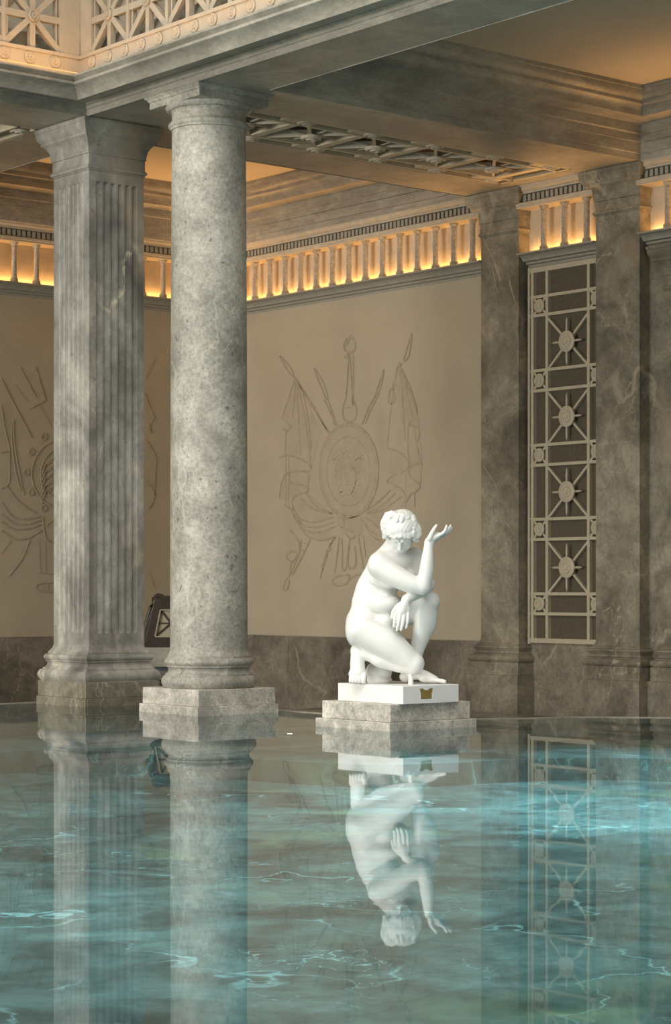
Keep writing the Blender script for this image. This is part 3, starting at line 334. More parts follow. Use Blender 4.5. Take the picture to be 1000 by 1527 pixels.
# ------------------------------------------------------------------ murals
def mural(name, label, face, a, b_, data, along, fills={}):
    t = thing(name, label, 'mural', T(along, (a+b_)/2, 0, .47), 'wall murals')
    p0 = T(along, a, 0, .470); p1 = T(along, b_, .018, 4.206)
    obj('panel', MB().box(min(p0[0],p1[0]),min(p0[1],p1[1]),p0[2],max(p0[0],p1[0]),max(p0[1],p1[1]),p1[2]), M['plaster'], t)
    nrm = (-1,0,0) if along == 'Y' else (0,-1,0)
    for k, strokes in data.items():
        mb = MB()
        for st in strokes:
            if len(st) < 2: continue
            st = [tuple(q) for q in st]
            pts = st
            if len(st) > 2 and len(st) < 16:                 # round the corners a little
                pts = smooth_poly(st, 2)
            n = len(pts); rr = [.012 if k != 'mask' else .009]*n
            rr[0] = rr[-1] = .005
            mb.tube([T(along, s, .0225, z) for s, z in pts], rr, 6, nrm)
        obj(k.split('.')[0], mb, M['mural_line'], t, smooth=60)
    for fi, (k, poly) in enumerate(fills.items()):
        n = len(poly); mb = MB().add([T(along, s, .0205+.0012*fi, z) for s, z in poly]+[T(along, s, .010, z) for s, z in poly], [tuple(range(n)), tuple(range(n, 2*n))[::-1]]+[(i, (i+1)%n, n+(i+1)%n, n+i) for i in range(n)])
        obj(k.split('.')[0], mb, M['mural_fill'], t)
    return t
bevel_pt = None
mural('wall_mural', 'beige plaster mural of flags, torch and shield with a mask, behind the statue', 'X', 15.58, WY-.02, MURAL_R, 'Y', MURAL_F)
mural('wall_mural', 'beige plaster mural with trident and studded shield behind the fluted pier', 'Y', 9.0, WX-.02, MURAL_L, 'X')
# shield discs slightly proud of the right mural
# ------------------------------------------------------------------ beams
arch = [(.006,4.984),(.006,5.035),(.022,5.04),(.022,5.068),(.045,5.075),(.045,5.082),(.235,5.065),(.24,5.04),(.255,5.04)]+arc(.255,5.04,.345,5.135,-.014,8)+[(.35,5.14),(.35,5.16),(.335,5.165),(.37,5.195),(.37,5.212),(0,5.212)]
t = thing('architrave_beam', 'grey marble architrave over the round column, running up to the right edge', 'beam', (10.02, 9, SOF), 'atrium architraves')
obj('beam_body', MB().box(9.72, 3.0, SOF, 10.36, 15.04, 5.6), M['beam'], t)
obj('cornice', MB().strip([(9.72,15.04),(9.72,3.0)], arch, [(-1,-1),(-1,0)]), M['beam'], t, smooth=25)
t = thing('architrave_beam', 'grey marble architrave at upper left above the fluted pier', 'beam', (5, 15.3, SOF), 'atrium architraves')
obj('beam_body', MB().box(-2, 15.04, SOF, 10.36, 15.68, 5.6), M['beam'], t)
obj('cornice', MB().strip([(-2,15.04),(9.72,15.04)], arch, [(0,-1),(-1,-1)]), M['beam'], t, smooth=25)
def holed_beam(name, label, x0, y0, x1, y1, gx0, gy0, gx1, gy1):
    t = thing(name, label, 'beam', ((x0+x1)/2, (y0+y1)/2, SOF))
    mb = MB()
    mb.box(x0, y0, SOF, x1, gy0, 5.26); mb.box(x0, gy1, SOF, x1, y1, 5.26); mb.box(x0, gy0, SOF, gx0, gy1, 5.26); mb.box(gx1, gy0, SOF, x1, gy1, 5.26)
    mb.box(x0, y0, 5.26, x1, y1, 5.4)
    obj('beam_body', mb, M['beam'], t); return t
holed_beam('ceiling_beam', 'grey marble cross beam from the column to the wall pilasters, lattice in its underside', 10.36, 13.32, WX, 15.66, 10.6, 14.02, 14.52, 15.0)
holed_beam('ceiling_beam', 'marble beam running back from the fluted pier to the left wall', 8.05, 15.68, 10.37, WY, 8.75, 15.76, 9.70, 19.4)
mb = MB(); mb.box(9.2, 19.80, SOF, 14.7, WY, 5.6); mb.box(14.7, 15.66, SOF, WX, WY, 5.6); mb.box(14.7, 5, SOF, WX, 13.32, 5.6)
t = thing('ceiling_beam', 'marble wall beam over the colonnette friezes', 'beam', (14.8, 18, SOF)); obj('beam_body', mb, M['beam'], t)
# lattice in the soffit: side rails, cross bars, edge rosettes, stars with centre rosettes
ros = [(.0,0),(.062,0),(.062,.012),(.052,.018),(.046,.012),(.034,.012),(.028,.022),(.018,.022),(.013,.014),(.0,.016)]
def soffit_grille(label, along, s0, s1, c0, c1, pitch, first):
    def G(s, c, z): return (s, c, z) if along == 'X' else (c, s, z)
    cm = (c0+c1)/2; t = thing('ceiling_lattice', label, 'lattice', G((s0+s1)/2, cm, SOF+.1), 'soffit lattices')
    up = (0,0,1); zb = SOF+.062
    obj('backing', MB().box(*[min(a, b_) for a, b_ in zip(G(s0,c0,5.215),G(s1,c1,5.225))], *[max(a, b_) for a, b_ in zip(G(s0,c0,5.215),G(s1,c1,5.225))]), M['dado'], t)
    for c in (c0+.015, c1-.015, c0+.175, c1-.20): obj('rail', MB().bar(G(s0,c,zb), G(s1,c,zb), .030, .12, up), M['bronze_cream'], t)
    obj('end_rail', MB().bar(G(s0+.02,c0,zb), G(s0+.02,c1,zb), .030, .12, up), M['bronze_cream'], t)
    obj('end_rail', MB().bar(G(s1-.02,c0,zb), G(s1-.02,c1,zb), .030, .12, up), M['bronze_cream'], t)
    s = first; edge_r = None
    while s < s1-.1:
        for c in (c0+.09, c1-.09):
            if edge_r is None: edge_r = obj('rosette', MB().lathe([(a*1.36, b_*1.3) for a, b_ in ros], (0,0,0), 20, 'D'), M['cream'], t, smooth=40); o = edge_r
            else: o = edge_r.copy(); COL.objects.link(o); o.parent = t
            o.matrix_parent_inverse = Matrix.Translation(-t.location); o.location = G(s, c, SOF+.018)
        if s > s0+.3:
            obj('cross_bar', MB().bar(G(s-.045,c0+.19,SOF+.03), G(s-.045,c1-.215,SOF+.03), .085, .05, up), M['bronze_cream'], t)
            for c in (c0+.095, c1-.1075): obj('end_block', MB().bar(G(s-.24,c,SOF+.036), G(min(s+.09, s1-.04),c,SOF+.036), .13, .05, up), M['bronze_cream'], t)
        m = s+pitch/2
        if m+pitch/2 < s1-.1:
            for q in ((-1,-1),(1,-1)):
                obj('diagonal_bar', MB().bar(G(m-q[0]*pitch/2, cm-q[1]*(cm-c0-.09), SOF+.042), G(m+q[0]*pitch/2, cm+q[1]*(cm-c0-.09), SOF+.042), .026, .06, up), M['cream'], t)
            o = edge_r.copy(); COL.objects.link(o); o.parent = t; o.matrix_parent_inverse = Matrix.Translation(-t.location); o.location = G(m, cm, SOF+.012); o.scale = (1.12,1.12,1.3)
            mb = MB()
            for k in range(4):
                a = k*math.pi/2; dx, dy = math.cos(a), math.sin(a)
                mb.tube([G(m+dx*.06, cm+dy*.06, SOF+.03), G(m+dx*.12, cm+dy*.12, SOF+.028), G(m+dx*.25, cm+dy*.25, SOF+.03)], [.010,.012,.004], 6)
            obj('star_rays', mb, M['cream'], t, smooth=60)
        s += pitch
soffit_grille('stone lattice with rosettes set in the underside of the column cross beam', 'X', 10.6, 14.52, 14.02, 15.0, .745, 10.605)
soffit_grille('stone lattice seen as a corner at the left edge, left of the pier capital', 'Y', 15.76, 19.4, 8.75, 9.70, .74, 15.95)
# ================================================================== COLUMN, PIER, PILASTERS
cx, cy = 10.10, 13.82
t = thing('round_column', 'smooth round grey marble column standing in the pool, nearest to the camera', 'column', (cx, cy, 0))
obj('lower_plinth', MB().box(9.695, 13.415, -0.2, 10.50, 14.225, .0715), M['pedestal'], t, bevel=.004)
obj('upper_plinth', MB().box(9.715, 13.435, .0715, 10.485, 14.205, .203), M['pedestal'], t, bevel=.005)
bp_ = [(.36,.203)]+arc(.363,.206,.363,.300,.022,8)+[(.352,.303),(.352,.315)]+arc(.348,.318,.334,.368,-.014,6)+[(.345,.372),(.345,.380)]+arc(.345,.382,.345,.440,.016,8)+[(.338,.444),(.338,.46),(.335,.462)]+arc(.335,.463,.316,.53,-.008,5)
obj('base', MB().lathe(bp_, (cx,cy,0), 72), M['column'], t, smooth=50)
sp = []
for i in range(25):
    u = i/24; sp.append((.3135-.014*u**1.8, .53+u*(4.69-.53)))
sp += arc(sp[-1][0], 4.69, .305, 4.705, -.003, 3)
obj('shaft', MB().lathe(sp, (cx,cy,0), 80), M['column'], t, smooth=60)
cp = [(.300,4.70),(.312,4.702),(.312,4.712)]+arc(.312,4.714,.312,4.765,.016,8)+[(.302,4.77),(.300,4.775),(.300,4.84),(.306,4.842),(.306,4.85)]+arc(.306,4.852,.352,4.892,.014,8)
obj('capital', MB().lathe(cp, (cx,cy,0), 72), M['column'], t, smooth=50)
ab = [(0,4.892),(0,4.945),(.008,4.948)]+arc(.008,4.95,.03,4.975,-.004,4)+[(.034,4.978),(.034,4.992)]
obj('abacus', MB().rect_lathe(9.757, 13.477, 10.443, 14.163, ab), M['column'], t, smooth=30)

def flute_face(mb, o, du, nrm, wid, z0, z1, centers, r, fz0, fz1, depth):
    # vertical face from o along du, with round-ended flutes sunk along -nrm
    us = sorted(set([0.0, wid]+[round(c+r*math.cos(math.pi*k/8), 5) for c in centers for k in range(9)]))
    zs = sorted(set([z0, z1]+[round(fz0+r-r*math.cos(math.pi/2*k/4), 5) for k in range(5)]+[round(fz1-r+r*math.cos(math.pi/2*k/4), 5) for k in range(5)]))
    vs = []
    for z in zs:
        for u in us:
            d = 0
            for c in centers:
                dz = max(fz0+r-z, z-(fz1-r), 0); q = r*r-(u-c)**2-dz*dz
                if q > 1e-9: d = math.sqrt(q)*depth/r
            vs.append(Vector(o)+Vector(du)*u-Vector(nrm)*d+Vector((0,0,z)))
    n = len(us); mb.add(vs, [(j*n+i, j*n+i+1, (j+1)*n+i+1, (j+1)*n+i) for j in range(len(zs)-1) for i in range(n-1)])
px0, py0, ps = 9.80, 15.13, .56
t = thing('fluted_pier', 'square grey marble pier with fluted faces standing in the pool, left of the round column', 'pier', (10.08, 15.41, 0))
obj('lower_plinth', MB().box(9.69, 15.02, -.2, 10.47, 15.80, .0715), M['dark'], t, bevel=.004)
obj('upper_plinth', MB().box(9.70, 15.03, .0715, 10.46, 15.79, .206), M['dark'], t, bevel=.005)
pb = [(.095,.206)]+arc(.085,.208,.085,.302,.02,7)+[(.07,.304),(.07,.315)]+arc(.066,.318,.042,.37,-.012,6)+[(.05,.374),(.05,.382)]+arc(.05,.384,.05,.436,.014,7)+[(.036,.44),(.036,.455)]+arc(.033,.457,.0,.52,-.006,5)
obj('base', MB().rect_lathe(px0, py0, px0+ps, py0+ps, pb), M['pier'], t, smooth=40)
cs = [.098+.0733*i for i in range(6)]
mb = MB()
flute_face(mb, (px0,py0,0), (1,0,0), (0,-1,0), ps, .52, 4.60, cs, .026, .615, 4.475, .026)
flute_face(mb, (px0+ps,py0,0), (0,1,0), (1,0,0), ps, .52, 4.60, cs, .026, .615, 4.475, .026)
flute_face(mb, (px0+ps,py0+ps,0), (-1,0,0), (0,1,0), ps, .52, 4.60, cs, .026, .615, 4.475, .026)
flute_face(mb, (px0,py0+ps,0), (0,-1,0), (-1,0,0), ps, .52, 4.60, cs, .026, .615, 4.475, .012)
obj('shaft', mb, M['pier'], t, smooth=35)
pc = [(0,4.56),(.008,4.565),(.008,4.572)]+arc(.012,4.574,.012,4.608,.012,5)+[(.01,4.612),(.008,4.62),(.008,4.70),(.016,4.704),(.016,4.735)]+arc(.02,4.74,.075,4.84,-.014,6)+[(.082,4.845),(.082,4.862)]+arc(.085,4.865,.115,4.945,.01,6)+[(.122,4.95),(.122,4.978),(.105,4.98),(.105,4.99)]
obj('capital', MB().rect_lathe(px0, py0, px0+ps, py0+ps, pc), M['pier'], t, smooth=40)

def pilaster(label, y0, y1, xf=14.80, ztop=SOF, cap=True, mt='dark'):
    t = thing('wall_pilaster', label, 'pilaster', (WX, (y0+y1)/2, -.5), 'marble wall pilasters')
    xb = WX+.04
    obj('lower_plinth', MB().box(xf-.11, y0-.09, -.5, WX, y1+.11, .135), M[mt], t, bevel=.004)
    obj('upper_plinth', MB().box(xf-.095, y0-.085, .135, WX, y1+.095, .265), M[mt], t, bevel=.004)
    pb2 = [(.09,.265)]+arc(.08,.267,.08,.335,.018,7)+[(.066,.337),(.066,.345)]+arc(.062,.347,.04,.385,-.01,6)+[(.05,.388),(.05,.394)]+arc(.05,.396,.05,.43,.012,6)+[(.036,.434),(.036,.444)]+arc(.033,.446,.0,.49,-.005,4)
    obj('base', MB().rect_lathe(xf, y0, xb, y1, pb2), M[mt], t, smooth=40)
    obj('shaft', MB().box(xf, y0, .48, xb, y1, ztop-.40), M[mt], t)
    obj('capital', MB().rect_lathe(xf, y0, xb, y1, [(o, z-SOF+ztop) for o, z in pc]), M[mt], t, smooth=40)
    return t
def inlay(parent, pts, wid):                                 # a pale calcite vein crossing the flat front of a pilaster
    P_ = smooth_poly([(y, z) for y, z in pts], 1); n = len(P_); L_ = []; R_ = []
    for i, (y, z) in enumerate(P_):
        k = wid*(.25+random.random())*math.sin(math.pi*(i+.4)/(n-.2)); L_.append((14.7985, y+k, z+k*.5)); R_.append((14.7985, y-k, z-k*.5))
    obj('vein', MB().add(L_+R_, [(i, i+1, n+i+1, n+i) for i in range(n-1)]), M['vein'], parent)
pA = pilaster('dark veined marble wall pilaster between the mural and the tall lattice screen', 15.03, 15.57)
pB = pilaster('dark veined marble wall pilaster right of the tall lattice screen', 13.42, 13.98)
pilaster('marble door jamb pilaster cut off at the right edge under the cornice', 12.55, 13.22, xf=14.98-.06, ztop=4.21)
for v_, wd in (([(15.50,4.50),(15.473,4.45),(15.375,4.30),(15.33,4.2),(15.288,4.091)], .022), ([(15.40,4.25),(15.36,4.05),(15.30,3.95)], .012), ([(15.16,4.10),(15.134,4.0),(15.06,3.83)], .014), ([(15.565,2.282),(15.424,2.126),(15.36,2.05),(15.307,1.945)], .014),
               ([(15.473,1.856),(15.38,1.74),(15.326,1.676),(15.27,1.70),(15.182,1.645),(15.12,1.56),(15.05,1.502)], .018), ([(15.522,1.939),(15.46,1.86),(15.414,1.766)], .010), ([(15.2,2.9),(15.3,2.95),(15.33,2.85),(15.27,2.8)], .006)): inlay(pA, v_, wd)
for v_, wd in (([(13.935,.827),(13.90,.79),(13.874,.782),(13.80,.82),(13.744,.86)], .007), ([(13.831,2.138),(13.75,2.11),(13.659,2.098),(13.573,2.107)], .008), ([(13.6,3.4),(13.55,3.3),(13.48,3.32)], .006), ([(13.75,1.2),(13.68,1.15),(13.6,1.17),(13.55,1.05)], .006)): inlay(pB, v_, wd)
# ------------------------------------------------------------------ tall lattice screen between the pilasters
t = thing('lattice_screen', 'tall cream metal lattice screen with star medallions between the two wall pilasters', 'screen', (WX, 14.5, .46))
ymid = 14.452; fx = WX-.03
def zr(z): return z
obj('backing', MB().box(WX-.008, 13.9, .47, WX+.0, 15.02, 4.18), M['backing'], t)
Yl, Yr = 14.965, 13.94
up = (1,0,0)
def vbar(y, w_=.034, x=fx, z0=.466, z1=4.19, name='upright'): return obj(name, MB().bar((x,y,z0),(x,y,z1),w_,.045,up), M['bronze_cream'], t)
vbar(Yl+.02, .028, fx, .45, 4.2, 'frame_side'); vbar(Yl-.028, .036); vbar(14.735); vbar(14.172); vbar(Yr+.028)
obj('frame_top', MB().bar((fx,Yr,4.17),(fx,Yl,4.17),.05,.050,up), M['bronze_cream'], t)
obj('frame_bottom', MB().bar((fx,Yr,.485),(fx,Yl,.485),.045,.050,up), M['bronze_cream'], t)
stars = [3.422, 2.687, 1.95, 1.208]
bands = [(3.902,3.716),(3.168,2.968),(2.427,2.228),(1.69,1.49),(.95,.752)]
disc = [(0,0),(.105,0),(.105,.016),(.092,.024),(.078,.024),(.074,.019),(.062,.019),(.058,.027),(.045,.027),(.040,.020),(.026,.020),(.022,.028),(.0,.03)]
sdisc = [(a*.66, b_) for a, b_ in disc]
proto = {}
def put(key, name, make, mt, loc):
    if key not in proto: proto[key] = obj(name, make(), mt, t, smooth=40); o = proto[key]
    else: o = proto[key].copy(); COL.objects.link(o); o.parent = t
    o.matrix_parent_inverse = Matrix.Translation(-t.location); o.location = loc; return o
for z1_, z0_ in bands:
    for z in (z1_, z0_): put('h', 'crossbar', lambda: MB().bar((0,Yr,0),(0,Yl,0),.030,.04,up), M['bronze_cream'], (fx,0,z))
    for y in (14.838, 14.066):
        put('sd', 'rosette', lambda: MB().lathe(sdisc, (0,0,0), 28, 'X'), M['bronze_cream'], (fx-.01, y, (z1_+z0_)/2))
        put('sx', 'rosette_bars', lambda: MB().bar((0,-.085,-.085),(0,.085,.085),.025,.03,up).bar((0,.085,-.085),(0,-.085,.085),.025,.03,up), M['bronze_cream'], (fx, y, (z1_+z0_)/2))
for z in stars:
    put('dg', 'diagonal_bar', lambda: MB().bar((0,-.27,-.25),(0,.27,.25),.024,.035,up), M['bronze_cream'], (fx, ymid, z))
    put('dg2', 'diagonal_bar', lambda: MB().bar((0,.27,-.25),(0,-.27,.25),.024,.035,up), M['bronze_cream'], (fx, ymid, z))
    put('hub', 'medallion', lambda: MB().lathe(disc, (0,0,0), 36, 'X'), M['bronze_cream'], (fx-.022, ymid, z))
    def rays():
        mb = MB()
        for k in range(4):
            a = k*math.pi/2; c_, s_ = math.cos(a), math.sin(a); L_ = .235 if k % 2 else .205
            mb.tube([(0,c_*r,s_*r) for r in (.09,.16,L_-.03,L_)], [.010,.013,.010,.003], 8)
        return mb
    put('ray', 'star_rays', rays, M['bronze_cream'], (fx-.03, ymid, z))
# ================================================================== BALUSTRADE ABOVE THE ATRIUM CORNICE
rr_ = [(0,0),(.052,0),(.052,.010),(.044,.016),(.036,.008),(.026,.008),(.020,.018),(.010,.018),(.006,.010),(.0,.010)]
def balustrade(label, along, s0, s1, face, nrm, first, sign):
    # s along the run, face = coordinate of the front plane, nrm points to the atrium
    def G(s, d, z): return (s, face+d, z) if along == 'X' else (face+d, s, z)       # d = depth behind the face
    t = thing('lattice_balustrade', label, 'balustrade', G((s0+s1)/2, .05, 5.21), 'gallery balustrades')
    upv = (0,1,0) if along == 'X' else (1,0,0)
    def B(name, a, b_, w_, d=.04, h=.06, mt='lattice'): return obj(name, MB().bar(G(a[0],d,a[1]), G(b_[0],d,b_[1]), w_, h, upv), M[mt], t)
    B('base_band', (s0-(.152 if along=='X' else 0),5.30), (s1,5.30), .19, .05, .10)
    B('bottom_rail', (s0,5.405), (s1,5.405), .03, .045, .115)
    B('top_rail', (s0,5.985), (s1,5.985), .07, .05, .12)
    B('cap_rail', (s0,6.04), (s1,6.04), .05, .05, .18)
    pr = None; zc = 5.685; hw = .548/2
    q = first+sign*.06*0
    r0 = None; sr = first+(.219 if along == 'Y' else .20)*(-sign)
    while min(s0, s1) < sr < max(s0, s1):
        if r0 is None: r0 = obj('rosette', MB().lathe(rr_, (0,0,0), 20, 'X' if along == 'Y' else 'Y'), M['lattice'], t, smooth=40); o = r0
        else: o = r0.copy(); COL.objects.link(o); o.parent = t
        o.matrix_parent_inverse = Matrix.Translation(-t.location); o.location = G(sr, -.001, 5.335); sr += sign*.2395
    while min(s0, s1)+.2 < q < max(s0, s1)-.2:
        for d in (-hw*sign,): B('upright', (q+d,5.41), (q+d,5.97), .035, .04, .06)
        for d in (-hw+.04, hw-.04): B('inner_frame', (q+d,5.42), (q+d,5.955), .018, .05, .04)
        B('middle_bar', (q,5.42), (q,5.955), .048, .04, .05)
        B('middle_bar', (q-hw,zc), (q+hw,zc), .054, .04, .05)
        B('diagonal_bar', (q-hw,zc-.265), (q+hw,zc+.265), .050, .042, .05)
        B('diagonal_bar', (q+hw,zc-.265), (q-hw,zc+.265), .050, .042, .05)
        obj('hub', MB().lathe([(a*.95, b_*1.4) for a, b_ in rr_], G(q,.012,zc), 24, 'X' if along == 'Y' else 'Y'), M['lattice'], t, smooth=40)
        q += sign*.548
    # second, inner row of the balustrade, 0.42 m behind
    q = first+.17*sign
    while min(s0, s1)+.2 < q < max(s0, s1)+.3:
        for d in (-hw,): B('rear_upright', (q+d,5.25), (q+d,5.97), .05, .46, .06)
        B('rear_bar', (q-hw,5.41), (q+hw,5.41), .05, .46, .05)
        B('rear_bar', (q-hw,5.42), (q+hw,5.95), .045, .46, .05); B('rear_bar', (q+hw,5.42), (q-hw,5.95), .045, .46, .05)
        q += sign*.548
    B('base_band', (s0,5.62), (s1,5.62), .85, .80, .05, 'cream')
    return t
BF = 9.52; BY = 14.84
struct('wall_upper_right', MB().box(10.85, 3.0, 5.66, 11.0, 16.4, 8.2), M['cream']); struct('wall_upper_left', MB().box(-2, 16.25, 5.66, 10.84, 16.4, 8.2), M['cream'])
b2 = balustrade('pale stone lattice balustrade rising to the right above the round column', 'Y', 14.84, 9.2, BF, (-1,0), 14.425, -1)
b1 = balustrade('pale stone lattice balustrade at the upper left corner of the frame', 'X', 9.52, 6.2, BY, (0,-1), 9.078, -1)
obj('corner_post', MB().box(9.37, 14.84, 5.21, 9.52, 14.99, 6.0), M['lattice'], b1)
obj('corner_post', MB().box(9.525, 14.70, 5.21, 9.64, 14.84, 6.0), M['lattice'], b2)
obj('light_strip', MB().box(9.40, 9.2, 5.213, 9.41, 14.60, 5.217), M['led'], b2)
obj('light_strip', MB().box(6.2, 14.62, 5.213, 9.50, 14.63, 5.217), M['led'], b1)
def strip_light(loc, sx, sy, p, rot):
    l = bpy.data.lights.new('cornice_light', 'AREA'); l.shape = 'RECTANGLE'; l.size = sx; l.size_y = sy; l.energy = p; l.color = LEDC
    o = bpy.data.objects.new('cornice_light', l); COL.objects.link(o); o.location = loc; o.rotation_euler = rot
strip_light((9.42, 12.0, 5.235), .03, 5.2, 9, (math.pi, math.radians(-35), 0))
strip_light((7.9, 14.62, 5.235), 3.0, .03, 5, (math.radians(180-35), 0, 0))
# ================================================================== STATUE
SU = 793.0                                                    # sculpting units per metre
def S(X, Y, B):                                               # sculpting coordinates -> world
    lat = 0.4386+(X-500)/SU; d = 15.24+B/SU
    return (FW.x*d+RT.x*lat, FW.y*d+RT.y*lat, 1.7213-Y/SU)
class Field:
    def __init__(s, lo, hi, step):
        s.lo = np.array(lo, float); s.step = step; s.n = [int((h-l)/step)+1 for l, h in zip(lo, hi)]
        s.ax = [lo[i]+step*np.arange(s.n[i]) for i in range(3)]
    def blank(s): return np.full(s.n, 60.0, np.float32)
    def region(s, lo, hi):
        sl = []
        for i in range(3):
            a = max(0, int((lo[i]-s.lo[i])/s.step)); b_ = min(s.n[i], int((hi[i]-s.lo[i])/s.step)+2); sl.append(slice(a, max(a, b_)))
        X = s.ax[0][sl[0]][:, None, None]; Y = s.ax[1][sl[1]][None, :, None]; Z = s.ax[2][sl[2]][None, None, :]
        return tuple(sl), X, Y, Z
def smin(a, b_, k):
    h = np.maximum(k-np.abs(a-b_), 0)/k; return np.minimum(a, b_)-h*h*k*0.25
def put_sd(F, A, d, sl, k, op='u'):
    if op == 'u': A[sl] = smin(A[sl], d, k)
    else: A[sl] = -smin(-A[sl], d, k)                         # carve
def cone(F, A, a, b_, ra, rb, k=10, op='u', sq=1.0):
    a = np.array(a, float); b_ = np.array(b_, float); m = max(ra, rb)+2*k+14
    sl, X, Y, Z = F.region(np.minimum(a, b_)-m, np.maximum(a, b_)+m)
    ab = b_-a; L2 = float(ab@ab)+1e-9
    t = np.clip(((X-a[0])*ab[0]+(Y-a[1])*ab[1]+(Z-a[2])*ab[2])/L2, 0, 1)
    d = np.sqrt((X-a[0]-t*ab[0])**2+(Y-a[1]-t*ab[1])**2+(Z-a[2]-t*ab[2])**2)-(ra+(rb-ra)*t)
    put_sd(F, A, d.astype(np.float32), sl, k, op)
def ell(F, A, c, r, k=10, op='u', R=None):
    c = np.array(c, float); r = np.array(r, float); m = r.max()+2*k+14
    sl, X, Y, Z = F.region(c-m, c+m); x, y, z = X-c[0], Y-c[1], Z-c[2]
    if R is not None: x, y, z = (R[0][0]*x+R[0][1]*y+R[0][2]*z, R[1][0]*x+R[1][1]*y+R[1][2]*z, R[2][0]*x+R[2][1]*y+R[2][2]*z)
    k0 = np.sqrt((x/r[0])**2+(y/r[1])**2+(z/r[2])**2); k1 = np.sqrt((x/r[0]**2)**2+(y/r[1]**2)**2+(z/r[2]**2)**2)+1e-9
    put_sd(F, A, (k0*(k0-1)/k1).astype(np.float32), sl, k, op)
def chain(F, A, pts, k=8):                                    # smooth limb through the points (x, y, b, radius)
    P = [np.array(p, float) for p in pts]; fine = []
    for i in range(len(P)-1):
        p0, p1, p2, p3 = P[max(i-1, 0)], P[i], P[i+1], P[min(i+2, len(P)-1)]
        n = max(2, int(np.linalg.norm((p2-p1)[:3])/14))
        for j in range(n):
            t = j/n; fine.append(0.5*(2*p1+(p2-p0)*t+(2*p0-5*p1+4*p2-p3)*t*t+(3*p1-p0-3*p2+p3)*t**3))
    fine.append(P[-1]); q = np.array(fine); m = q[:, 3].max()+2*k+14
    sl, X, Y, Z = F.region(q[:, :3].min(0)-m, q[:, :3].max(0)+m)
    D = np.full(A[sl].shape, 60.0, np.float32)
    for a, b_ in zip(q[:-1], q[1:]):
        ab = b_[:3]-a[:3]; L2 = float(ab@ab)+1e-9
        t = np.clip(((X-a[0])*ab[0]+(Y-a[1])*ab[1]+(Z-a[2])*ab[2])/L2, 0, 1)
        D = np.minimum(D, (np.sqrt((X-a[0]-t*ab[0])**2+(Y-a[1]-t*ab[1])**2+(Z-a[2]-t*ab[2])**2)-(a[3]+(b_[3]-a[3])*t)).astype(np.float32))
    put_sd(F, A, D, sl, k)
def crease(F, A, pts, amp, wd, bmax=30):                      # press a soft fold into the front of the form
    P = np.array(pts, float); sl, X, Y, Z = F.region((P[:, 0].min()-3*wd, P[:, 1].min()-3*wd, -240), (P[:, 0].max()+3*wd, P[:, 1].max()+3*wd, bmax))
    X2, Y2 = X[:, :, 0], Y[:, :, 0]; sh = np.broadcast(X2, Y2).shape; d2 = np.full(sh, 1e9); tt = np.zeros(sh); n = len(P)-1
    for i, (a, b_) in enumerate(zip(P[:-1], P[1:])):
        ab = b_-a; t = np.clip(((X2-a[0])*ab[0]+(Y2-a[1])*ab[1])/float(ab@ab), 0, 1); q = (X2-a[0]-t*ab[0])**2+(Y2-a[1]-t*ab[1])**2
        tt = np.where(q < d2, (i+t)/n, tt); d2 = np.minimum(d2, q)
    fade = np.exp(-np.maximum(Z+0*X-(bmax-60), 0)**2/900.0)
    A[sl] += ((amp*np.sin(np.pi*np.clip(tt, .03, .97))**.7*np.exp(-d2/wd**2))[:, :, None]*fade).astype(np.float32)
def surface(F, A):                                            # naive surface nets
    s = A < 0; nx, ny, nz = F.n
    acc = np.zeros((nx-1, ny-1, nz-1, 3), np.float32); cnt = np.zeros((nx-1, ny-1, nz-1), np.float32)
    cor = [(i, j, k) for i in (0,1) for j in (0,1) for k in (0,1)]
    def V(arr, c): return arr[c[0]:nx-1+c[0], c[1]:ny-1+c[1], c[2]:nz-1+c[2]]
    for c in cor:
        for ax in range(3):
            if c[ax] == 0:
                e = list(c); e[ax] = 1
                a, b_ = V(A, c), V(A, e); x = V(s, c) != V(s, e)
                t = np.where(x, a/np.where(x, a-b_, 1), 0)
                for m_ in range(3): acc[..., m_] += np.where(x, (t if m_ == ax else c[m_]), 0)
                cnt += x
    act = cnt > 0; ids = np.full(act.shape, -1, np.int64); ids[act] = np.arange(act.sum())
    ii = np.argwhere(act); P = F.lo+(ii+acc[act]/cnt[act][:, None])*F.step
    quads = []
    for ax in range(3):
        o1, o2 = [(1,2),(2,0),(0,1)][ax]
        a = [slice(1, -1)]*3; a[ax] = slice(0, -1); b_ = list(a); b_[ax] = slice(1, None)
        a[o1] = b_[o1] = slice(1, F.n[o1]-1); a[o2] = b_[o2] = slice(1, F.n[o2]-1)
        sa, sb = s[tuple(a)], s[tuple(b_)]; x = np.argwhere(sa != sb); fl = sa[tuple(x.T)]
        x = x+np.array([1 if m_ != ax else 0 for m_ in range(3)])
        d1 = np.eye(3, dtype=int)[o1]; d2 = np.eye(3, dtype=int)[o2]
        q = np.stack([ids[tuple((x-d1-d2).T)], ids[tuple((x-d2).T)], ids[tuple(x.T)], ids[tuple((x-d1).T)]], 1)
        q[~fl] = q[~fl][:, ::-1]; quads.append(q)
    return P, np.concatenate(quads)
